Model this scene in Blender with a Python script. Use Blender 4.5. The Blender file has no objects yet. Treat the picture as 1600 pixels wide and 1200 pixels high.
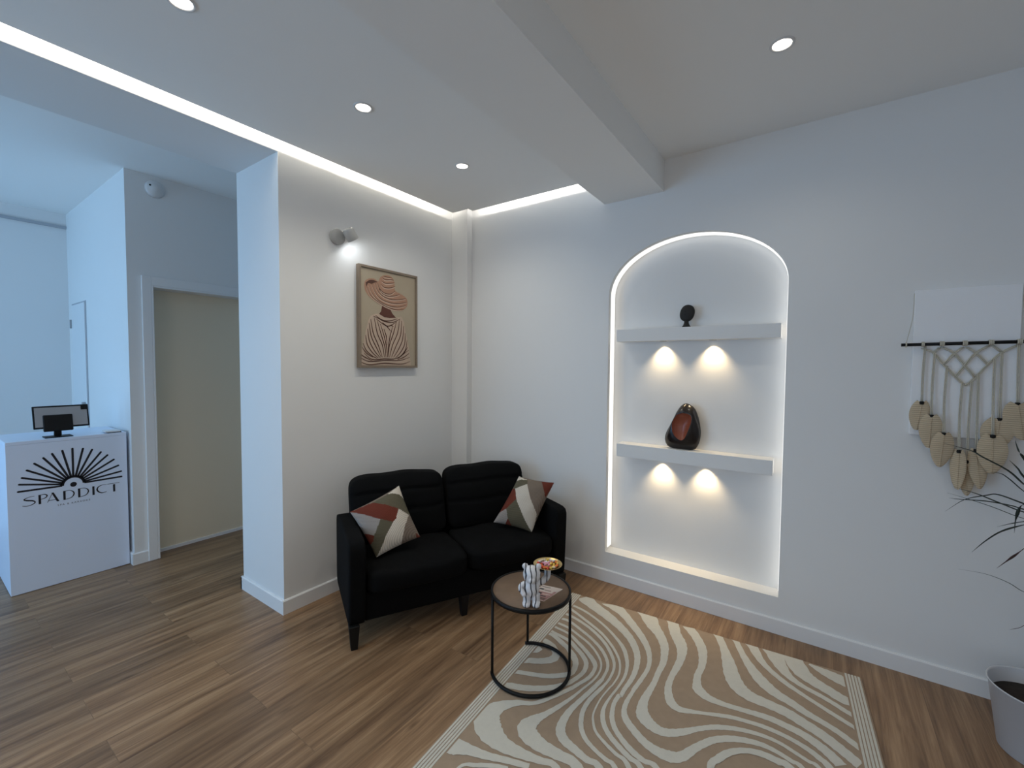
import bpy, bmesh, math, random
from mathutils import Vector, Matrix

# ------------------------------------------------------------------ camera, world, light, exposure
scene = bpy.context.scene
COL = scene.collection
scene.view_settings.view_transform = 'Standard'
scene.view_settings.look = 'None'
scene.view_settings.exposure = 0.0
scene.view_settings.gamma = 1.0
scene.view_settings.use_curve_mapping = False
scene.cycles.use_denoising = True
scene.cycles.max_bounces = 9
scene.cycles.diffuse_bounces = 6
scene.cycles.glossy_bounces = 3
scene.cycles.transmission_bounces = 4
scene.cycles.transparent_max_bounces = 6
scene.cycles.sample_clamp_indirect = 6.0
scene.cycles.caustics_reflective = False
scene.cycles.caustics_refractive = False

EYE = Vector((0, 0, 1.5))
cam_d = bpy.data.cameras.new('camera')
cam_d.sensor_fit = 'HORIZONTAL'
cam_d.sensor_width = 36.0
cam_d.lens = 36.0 * 686.0 / 1600.0
cam_d.clip_start = 0.05
cam = bpy.data.objects.new('camera', cam_d)
COL.objects.link(cam)
right = Vector((0.8184, 0.5747, 0.0072)); up = Vector((-0.0298, 0.0298, 0.9991)); fwd = Vector((-0.5739, 0.8178, -0.0415))
m3 = Matrix((right, up, -fwd)).transposed()
cam.matrix_world = Matrix.Translation(EYE) @ m3.to_4x4()
scene.camera = cam

world = bpy.data.worlds.new('sky')
scene.world = world
world.use_nodes = True
bg = world.node_tree.nodes['Background']
bg.inputs[0].default_value = (0.42, 0.66, 1.0, 1)
bg.inputs[1].default_value = 0.62


def area(name, loc, rot, sx, sy, power, color, parent=None):
    d = bpy.data.lights.new(name, 'AREA')
    d.shape = 'RECTANGLE'; d.size = sx; d.size_y = sy; d.energy = power; d.color = color
    o = bpy.data.objects.new(name, d); COL.objects.link(o)
    o.location = loc; o.rotation_euler = rot
    if parent: o.parent = parent
    return o


DAY = (0.31, 0.625, 1.0)
# daylight entering through the glazed shop front of the reception; warm fill added outside the unseen main-room window
area('daylight_reception', (-4.35, -2.42, 1.35), (math.radians(90), 0, 0), 2.8, 2.4, 78.0, DAY)
area('warm_fill_lounge', (-0.3, -2.42, 1.45), (math.radians(90), 0, 0), 2.6, 2.0, 17.5, (1.0, 0.93, 0.84))

PW_DOWN = 15.5       # each ceiling downlight
PW_COVE = 2.4       # per metre of ceiling strip
PW_SHELF = 6.0      # each shelf spot
PW_PICTURE = .75
E_NICHE = 0.95
WARM = (1.0, 0.95, 0.82)

# ------------------------------------------------------------------ helpers
XL, YR = -2.592, 2.85        # left wall plane, right (niche) wall plane


class MB:
    """collects geometry for ONE mesh object"""
    def __init__(self):
        self.v = []; self.f = []; self.m = []; self.s = []

    def vert(self, p):
        self.v.append(tuple(p)); return len(self.v) - 1

    def face(self, idx, m=0, smooth=False):
        self.f.append(tuple(idx)); self.m.append(m); self.s.append(smooth)

    def poly(self, pts, m=0, smooth=False):
        self.face([self.vert(p) for p in pts], m, smooth)

    def box(self, x0, x1, y0, y1, z0, z1, m=0):
        i = [self.vert(p) for p in ((x0, y0, z0), (x1, y0, z0), (x1, y1, z0), (x0, y1, z0), (x0, y0, z1), (x1, y0, z1), (x1, y1, z1), (x0, y1, z1))]
        for q in ((0, 3, 2, 1), (4, 5, 6, 7), (0, 1, 5, 4), (1, 2, 6, 5), (2, 3, 7, 6), (3, 0, 4, 7)):
            self.face([i[k] for k in q], m)

    def frustum(self, c0, h0, c1, h1, m=0):
        """square-section tapered bar from centre c0 (half sizes h0) to c1"""
        i = []
        for c, h in ((c0, h0), (c1, h1)):
            for sx, sy in ((-1, -1), (1, -1), (1, 1), (-1, 1)):
                i.append(self.vert((c[0] + sx * h[0], c[1] + sy * h[1], c[2])))
        for q in ((0, 3, 2, 1), (4, 5, 6, 7), (0, 1, 5, 4), (1, 2, 6, 5), (2, 3, 7, 6), (3, 0, 4, 7)):
            self.face([i[k] for k in q], m)

    def prism(self, outline, axis, a, b, m=0):
        """outline (2D) extruded along axis 0/1/2 from a to b"""
        def P(p, w):
            l = list(p); l.insert(axis, w); return l
        n = len(outline)
        A = [self.vert(P(p, a)) for p in outline]; B = [self.vert(P(p, b)) for p in outline]
        self.face(A[::-1], m); self.face(B, m)
        for k in range(n):
            self.face((A[k], A[(k + 1) % n], B[(k + 1) % n], B[k]), m)

    def tube(self, path, r, n=8, m=0, cap=True, flat=None):
        """round tube along a path; r may be a list; flat=(k) squashes along z"""
        P = [Vector(p) for p in path]
        R = r if isinstance(r, (list, tuple)) else [r] * len(P)
        rings = []
        ref = None
        for k, p in enumerate(P):
            t = (P[min(k + 1, len(P) - 1)] - P[max(k - 1, 0)])
            if t.length < 1e-9: t = Vector((0, 0, 1))
            t.normalize()
            if ref is None:
                ref = Vector((0, 0, 1)) if abs(t.z) < 0.9 else Vector((1, 0, 0))
            a = ref - t * ref.dot(t)
            if a.length < 1e-6: a = t.orthogonal()
            a.normalize(); ref = a
            b = t.cross(a)
            fl = flat if flat else 1.0
            rings.append([self.vert(p + (a * math.cos(2 * math.pi * j / n) * fl + b * math.sin(2 * math.pi * j / n)) * R[k]) for j in range(n)])
        for k in range(len(P) - 1):
            for j in range(n):
                self.face((rings[k][j], rings[k][(j + 1) % n], rings[k + 1][(j + 1) % n], rings[k + 1][j]), m, True)
        if cap:
            self.face(rings[0][::-1], m); self.face(rings[-1], m)

    def lathe(self, prof, c=(0, 0, 0), n=32, m=0, closed=True):
        """prof list of (r, z), revolved about a vertical axis through c"""
        rings = []
        for r, z in prof:
            if r < 1e-6:
                rings.append([self.vert((c[0], c[1], c[2] + z))])
            else:
                rings.append([self.vert((c[0] + r * math.cos(2 * math.pi * j / n), c[1] + r * math.sin(2 * math.pi * j / n), c[2] + z)) for j in range(n)])
        for A, B in zip(rings, rings[1:]):
            for j in range(n):
                k = (j + 1) % n
                if len(A) == 1 and len(B) == 1: continue
                if len(A) == 1: self.face((A[0], B[k], B[j]), m, True)
                elif len(B) == 1: self.face((A[j], A[k], B[0]), m, True)
                else: self.face((A[j], A[k], B[k], B[j]), m, True)

    def grid(self, fn, nu, nv, m=0, smooth=True, mfn=None):
        """fn(u,v) for u,v in 0..1"""
        I = [[self.vert(fn(i / nu, j / nv)) for j in range(nv + 1)] for i in range(nu + 1)]
        for i in range(nu):
            for j in range(nv):
                mm = mfn((i + .5) / nu, (j + .5) / nv) if mfn else m
                self.face((I[i][j], I[i + 1][j], I[i + 1][j + 1], I[i][j + 1]), mm, smooth)
        return I

    def soft(self, c, h, k=7.0, n=12, fn=None, m=0):
        """rounded soft block: centre c, half sizes h, superquadric exponent k, fn(u,v,w,p)->p"""
        def mp(u, v, w):
            s = (abs(u) ** k + abs(v) ** k + abs(w) ** k) ** (1.0 / k)
            u, v, w = u / s, v / s, w / s
            p = Vector((c[0] + u * h[0], c[1] + v * h[1], c[2] + w * h[2]))
            return fn(u, v, w, p) if fn else p
        key = {}
        def V(u, v, w):
            q = (round(u, 6), round(v, 6), round(w, 6))
            if q not in key: key[q] = self.vert(mp(u, v, w))
            return key[q]
        g = [-1 + 2 * i / n for i in range(n + 1)]
        for i in range(n):
            for j in range(n):
                a0, a1, b0, b1 = g[i], g[i + 1], g[j], g[j + 1]
                self.face((V(a0, b0, -1), V(a0, b1, -1), V(a1, b1, -1), V(a1, b0, -1)), m, True)
                self.face((V(a0, b0, 1), V(a1, b0, 1), V(a1, b1, 1), V(a0, b1, 1)), m, True)
                self.face((V(a0, -1, b0), V(a1, -1, b0), V(a1, -1, b1), V(a0, -1, b1)), m, True)
                self.face((V(a0, 1, b0), V(a0, 1, b1), V(a1, 1, b1), V(a1, 1, b0)), m, True)
                self.face((V(-1, a0, b0), V(-1, a0, b1), V(-1, a1, b1), V(-1, a1, b0)), m, True)
                self.face((V(1, a0, b0), V(1, a1, b0), V(1, a1, b1), V(1, a0, b1)), m, True)

    def build(self, name, mats, parent=None, loc=None, rot=None, bevel=0, fix=True):
        me = bpy.data.meshes.new(name)
        me.from_pydata(self.v, [], self.f)
        if not isinstance(mats, (list, tuple)): mats = [mats]
        for mm in mats: me.materials.append(mm)
        me.polygons.foreach_set('material_index', self.m)
        me.polygons.foreach_set('use_smooth', self.s)
        me.update()
        if fix:
            b = bmesh.new(); b.from_mesh(me)
            bmesh.ops.recalc_face_normals(b, faces=b.faces)
            b.to_mesh(me); b.free()
        o = bpy.data.objects.new(name, me); COL.objects.link(o)
        if parent: o.parent = parent
        if loc: o.location = loc
        if rot: o.rotation_euler = rot
        if bevel:
            mod = o.modifiers.new('bevel', 'BEVEL'); mod.width = bevel; mod.segments = 3; mod.limit_method = 'ANGLE'
            mod.harden_normals = False
        return o


def tag(o, label=None, cat=None, group=None, kind=None):
    if label: o['label'] = label
    if cat: o['category'] = cat
    if group: o['group'] = group
    if kind: o['kind'] = kind
    return o


def thing(name, label, cat, loc=(0, 0, 0), rotz=0.0, group=None):
    o = bpy.data.objects.new(name, None); COL.objects.link(o)
    o.empty_display_size = 0.05
    o.location = loc; o.rotation_euler = (0, 0, rotz)
    return tag(o, label, cat, group)


def dup(root, loc, label=None, group=None):
    r = root.copy(); COL.objects.link(r); r.location = loc
    if label: r['label'] = label
    if group: r['group'] = group
    for ch in list(root.children):
        c = ch.copy(); COL.objects.link(c); c.parent = r
        for g in list(ch.children):
            d = g.copy(); COL.objects.link(d); d.parent = c
    return r


def smooth_path(P, n=4):
    P = [Vector(p) for p in P]
    if len(P) < 3: return P
    Q = [2 * P[0] - P[1]] + P + [2 * P[-1] - P[-2]]
    out = []
    for i in range(1, len(Q) - 2):
        for k in range(n):
            t = k / n
            p0, p1, p2, p3 = Q[i - 1:i + 3]
            out.append(.5 * ((2 * p1) + (p2 - p0) * t + (2 * p0 - 5 * p1 + 4 * p2 - p3) * t * t + (3 * p1 - p0 - 3 * p2 + p3) * t ** 3))
    out.append(P[-1])
    return out


# ------------------------------------------------------------------ materials
def mat(name, color, rough=0.6, metal=0.0, spec=0.5, emit=None, estr=0.0, var=0.0, vscale=8.0, bump=0.0, bscale=60.0):
    m = bpy.data.materials.new(name); m.use_nodes = True
    nt = m.node_tree; b = nt.nodes['Principled BSDF']
    b.inputs['Base Color'].default_value = (*color, 1)
    b.inputs['Roughness'].default_value = rough
    b.inputs['Metallic'].default_value = metal
    b.inputs['Specular IOR Level'].default_value = spec
    if emit:
        b.inputs['Emission Color'].default_value = (*emit, 1); b.inputs['Emission Strength'].default_value = estr
    if var or bump:
        tc = nt.nodes.new('ShaderNodeTexCoord')
    if var:
        nz = nt.nodes.new('ShaderNodeTexNoise'); nz.inputs['Scale'].default_value = vscale; nz.inputs['Detail'].default_value = 4
        nt.links.new(tc.outputs['Object'], nz.inputs['Vector'])
        mx = nt.nodes.new('ShaderNodeMix'); mx.data_type = 'RGBA'
        mx.inputs['A'].default_value = (*[c * (1 - var) for c in color], 1)
        mx.inputs['B'].default_value = (*[min(1, c * (1 + var)) for c in color], 1)
        nt.links.new(nz.outputs['Fac'], mx.inputs['Factor'])
        nt.links.new(mx.outputs['Result'], b.inputs['Base Color'])
    if bump:
        n2 = nt.nodes.new('ShaderNodeTexNoise'); n2.inputs['Scale'].default_value = bscale; n2.inputs['Detail'].default_value = 3
        nt.links.new(tc.outputs['Object'], n2.inputs['Vector'])
        bp = nt.nodes.new('ShaderNodeBump'); bp.inputs['Strength'].default_value = bump; bp.inputs['Distance'].default_value = 0.002
        nt.links.new(n2.outputs['Fac'], bp.inputs['Height']); nt.links.new(bp.outputs['Normal'], b.inputs['Normal'])
    return m


def ribbed(name, color, scale, direction='X', depth=0.35, rough=0.9):
    """corded cloth: fine parallel ribs"""
    m = mat(name, color, rough, spec=0.2)
    nt = m.node_tree; b = nt.nodes['Principled BSDF']
    tc = nt.nodes.new('ShaderNodeTexCoord')
    wv = nt.nodes.new('ShaderNodeTexWave'); wv.wave_type = 'BANDS'; wv.bands_direction = direction
    wv.inputs['Scale'].default_value = scale; wv.inputs['Distortion'].default_value = 0.6
    nt.links.new(tc.outputs['Object'], wv.inputs['Vector'])
    mx = nt.nodes.new('ShaderNodeMix'); mx.data_type = 'RGBA'
    mx.inputs['A'].default_value = (*[c * (1 - depth) for c in color], 1); mx.inputs['B'].default_value = (*color, 1)
    nt.links.new(wv.outputs['Fac'], mx.inputs['Factor']); nt.links.new(mx.outputs['Result'], b.inputs['Base Color'])
    bp = nt.nodes.new('ShaderNodeBump'); bp.inputs['Strength'].default_value = 0.4; bp.inputs['Distance'].default_value = 0.002
    nt.links.new(wv.outputs['Fac'], bp.inputs['Height']); nt.links.new(bp.outputs['Normal'], b.inputs['Normal'])
    return m


def wood_floor():
    m = bpy.data.materials.new('oak_plank_floor'); m.use_nodes = True
    nt = m.node_tree; N = nt.nodes.new; L = nt.links.new
    b = nt.nodes['Principled BSDF']
    geo = N('ShaderNodeNewGeometry')
    mp = N('ShaderNodeMapping'); mp.vector_type = 'POINT'
    mp.inputs['Rotation'].default_value = (0, 0, math.radians(-90)); mp.inputs['Location'].default_value = (0.31, 0.07, 0)
    L(geo.outputs['Position'], mp.inputs['Vector'])
    br = N('ShaderNodeTexBrick'); br.offset = 0.37; br.offset_frequency = 2; br.squash = 1.0
    br.inputs['Color1'].default_value = (0, 0, 0, 1); br.inputs['Color2'].default_value = (1, 1, 1, 1); br.inputs['Mortar'].default_value = (0.5, 0.5, 0.5, 1)
    br.inputs['Scale'].default_value = 1.0; br.inputs['Mortar Size'].default_value = 0.0012; br.inputs['Mortar Smooth'].default_value = 0.3
    br.inputs['Bias'].default_value = 0.0; br.inputs['Brick Width'].default_value = 1.22; br.inputs['Row Height'].default_value = 0.181
    L(mp.outputs['Vector'], br.inputs['Vector'])
    # per plank offset of the grain
    sep = N('ShaderNodeSeparateColor'); L(br.outputs['Color'], sep.inputs['Color'])
    off = N('ShaderNodeCombineXYZ')
    mul = N('ShaderNodeMath'); mul.operation = 'MULTIPLY'; mul.inputs[1].default_value = 37.0
    L(sep.outputs['Red'], mul.inputs[0]); L(mul.outputs[0], off.inputs['X']); L(mul.outputs[0], off.inputs['Z'])
    add = N('ShaderNodeVectorMath'); add.operation = 'ADD'; L(mp.outputs['Vector'], add.inputs[0]); L(off.outputs[0], add.inputs[1])
    st = N('ShaderNodeMapping'); st.inputs['Scale'].default_value = (1.1, 16.0, 1.0); L(add.outputs[0], st.inputs['Vector'])
    n1 = N('ShaderNodeTexNoise'); n1.inputs['Scale'].default_value = 1.6; n1.inputs['Detail'].default_value = 7; n1.inputs['Roughness'].default_value = 0.62; n1.inputs['Distortion'].default_value = 0.35
    L(st.outputs['Vector'], n1.inputs['Vector'])
    st2 = N('ShaderNodeMapping'); st2.inputs['Scale'].default_value = (2.2, 70.0, 1.0); L(add.outputs[0], st2.inputs['Vector'])
    n2 = N('ShaderNodeTexNoise'); n2.inputs['Scale'].default_value = 2.0; n2.inputs['Detail'].default_value = 4
    L(st2.outputs['Vector'], n2.inputs['Vector'])
    ramp = N('ShaderNodeValToRGB'); cr = ramp.color_ramp
    cr.elements[0].position = 0.30; cr.elements[0].color = (*FLOOR_DARK, 1)
    cr.elements[1].position = 0.70; cr.elements[1].color = (*FLOOR_LIGHT, 1)
    e = cr.elements.new(0.48); e.color = (*FLOOR_MID, 1)
    L(n1.outputs['Fac'], ramp.inputs['Fac'])
    # fine pores
    m1 = N('ShaderNodeMix'); m1.data_type = 'RGBA'; m1.blend_type = 'MULTIPLY'; m1.inputs['Factor'].default_value = 0.45
    r2 = N('ShaderNodeValToRGB'); r2.color_ramp.elements[0].position = 0.3; r2.color_ramp.elements[0].color = (0.55, 0.5, 0.45, 1); r2.color_ramp.elements[1].position = 0.62; r2.color_ramp.elements[1].color = (1, 1, 1, 1)
    L(n2.outputs['Fac'], r2.inputs['Fac']); L(ramp.outputs['Color'], m1.inputs['A']); L(r2.outputs['Color'], m1.inputs['B'])
    # plank tone
    pr = N('ShaderNodeValToRGB'); pr.color_ramp.elements[0].color = (0.80, 0.80, 0.80, 1); pr.color_ramp.elements[1].color = (1.14, 1.12, 1.08, 1)
    L(sep.outputs['Red'], pr.inputs['Fac'])
    m2 = N('ShaderNodeMix'); m2.data_type = 'RGBA'; m2.blend_type = 'MULTIPLY'; m2.inputs['Factor'].default_value = 1.0
    L(m1.outputs['Result'], m2.inputs['A']); L(pr.outputs['Color'], m2.inputs['B'])
    # knots and dark checks
    kv = N('ShaderNodeMapping'); kv.inputs['Scale'].default_value = (1.6, 5.2, 1.0); L(add.outputs[0], kv.inputs['Vector'])
    vo = N('ShaderNodeTexVoronoi'); vo.inputs['Scale'].default_value = 1.3; L(kv.outputs['Vector'], vo.inputs['Vector'])
    kr = N('ShaderNodeValToRGB'); kr.color_ramp.elements[0].position = 0.02; kr.color_ramp.elements[0].color = (0.42, 0.36, 0.32, 1); kr.color_ramp.elements[1].position = 0.11; kr.color_ramp.elements[1].color = (1, 1, 1, 1)
    L(vo.outputs['Distance'], kr.inputs['Fac'])
    m3_ = N('ShaderNodeMix'); m3_.data_type = 'RGBA'; m3_.blend_type = 'MULTIPLY'; m3_.inputs['Factor'].default_value = 0.8
    L(m2.outputs['Result'], m3_.inputs['A']); L(kr.outputs['Color'], m3_.inputs['B'])
    # joints
    m4 = N('ShaderNodeMix'); m4.data_type = 'RGBA'; m4.blend_type = 'MIX'; m4.inputs['B'].default_value = (0.10, 0.065, 0.04, 1)
    jm = N('ShaderNodeMath'); jm.operation = 'MULTIPLY'; jm.inputs[1].default_value = 0.45; L(br.outputs['Fac'], jm.inputs[0])
    L(jm.outputs[0], m4.inputs['Factor']); L(m3_.outputs['Result'], m4.inputs['A'])
    L(m4.outputs['Result'], b.inputs['Base Color'])
    b.inputs['Roughness'].default_value = 0.36
    b.inputs['Specular IOR Level'].default_value = 0.42
    bp = N('ShaderNodeBump'); bp.inputs['Strength'].default_value = 0.08; bp.inputs['Distance'].default_value = 0.001
    L(n2.outputs['Fac'], bp.inputs['Height']); L(bp.outputs['Normal'], b.inputs['Normal'])
    return m


FLOOR_DARK = (0.140, 0.078, 0.042); FLOOR_MID = (0.262, 0.158, 0.087); FLOOR_LIGHT = (0.395, 0.258, 0.150)
M = {}
M['paint'] = mat('white_wall_paint', (0.78, 0.78, 0.775), 0.75, spec=0.25, var=0.012, vscale=3, bump=0.05, bscale=180)
M['ceil'] = mat('white_ceiling_paint', (0.90, 0.90, 0.885), 0.85, spec=0.2)
M['trim'] = mat('white_satin_trim', (0.80, 0.80, 0.80), 0.4, spec=0.4)
M['floor'] = wood_floor()
M['door'] = mat('cream_door_paint', (0.80, 0.70, 0.53), 0.6, spec=0.3, var=0.02, vscale=2)
M['doorwhite'] = mat('white_door_paint', (0.76, 0.77, 0.78), 0.5)
M['grey'] = mat('grey_shadow_gap', (0.40, 0.41, 0.44), 0.7)
M['black_metal'] = mat('black_powder_coat', (0.006, 0.006, 0.0065), 0.5, spec=0.22)
M['sofa'] = mat('black_sofa_fabric', (0.0030, 0.0032, 0.0036), 0.9, spec=0.12, bump=0.35, bscale=420)
M['sofa_leg'] = mat('black_sofa_leg', (0.006, 0.006, 0.006), 0.5, spec=0.3)
M['desk'] = mat('white_desk_daylight_tint', (0.74, 0.82, 0.97), 0.3, spec=0.45)  # white laminate with the blue window light mixed into its base colour
M['logo'] = mat('black_vinyl_lettering', (0.006, 0.006, 0.012), 0.4)
M['logo_thin'] = mat('dark_grey_vinyl_lettering', (0.06, 0.065, 0.09), 0.4)
M['white_plastic'] = mat('white_plastic', (0.72, 0.72, 0.72), 0.4)
M['grey_plastic'] = mat('grey_plastic', (0.36, 0.36, 0.37), 0.45)
M['lamp_grey'] = mat('white_lamp_housing', (0.45, 0.45, 0.44), 0.5)
M['led'] = mat('led_diffuser', (0.9, 0.9, 0.9), 0.5, emit=(1.0, 0.97, 0.90), estr=E_NICHE)
M['lens'] = mat('downlight_lens', (0.9, 0.9, 0.9), 0.3, emit=(1.0, 0.90, 0.78), estr=9.0)
M['lens_warm'] = mat('shelf_spot_lens', (0.9, 0.9, 0.9), 0.3, emit=(1.0, 0.84, 0.58), estr=5.0)
M['lens_cool'] = mat('picture_lamp_lens', (0.9, 0.9, 0.9), 0.3, emit=(0.92, 0.97, 1.0), estr=4.0)
M['screen'] = mat('tablet_dark_glass', (0.01, 0.01, 0.012), 0.1)
M['glass'] = bpy.data.materials.new('window_glass'); M['glass'].use_nodes = True
_nt = M['glass'].node_tree
for _n in list(_nt.nodes): _nt.nodes.remove(_n)
_o = _nt.nodes.new('ShaderNodeOutputMaterial'); _t = _nt.nodes.new('ShaderNodeBsdfTransparent'); _g = _nt.nodes.new('ShaderNodeBsdfGlossy'); _x = _nt.nodes.new('ShaderNodeMixShader')
_g.inputs['Roughness'].default_value = 0.02; _x.inputs[0].default_value = 0.06
_nt.links.new(_t.outputs[0], _x.inputs[1]); _nt.links.new(_g.outputs[0], _x.inputs[2]); _nt.links.new(_x.outputs[0], _o.inputs[0])

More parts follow.
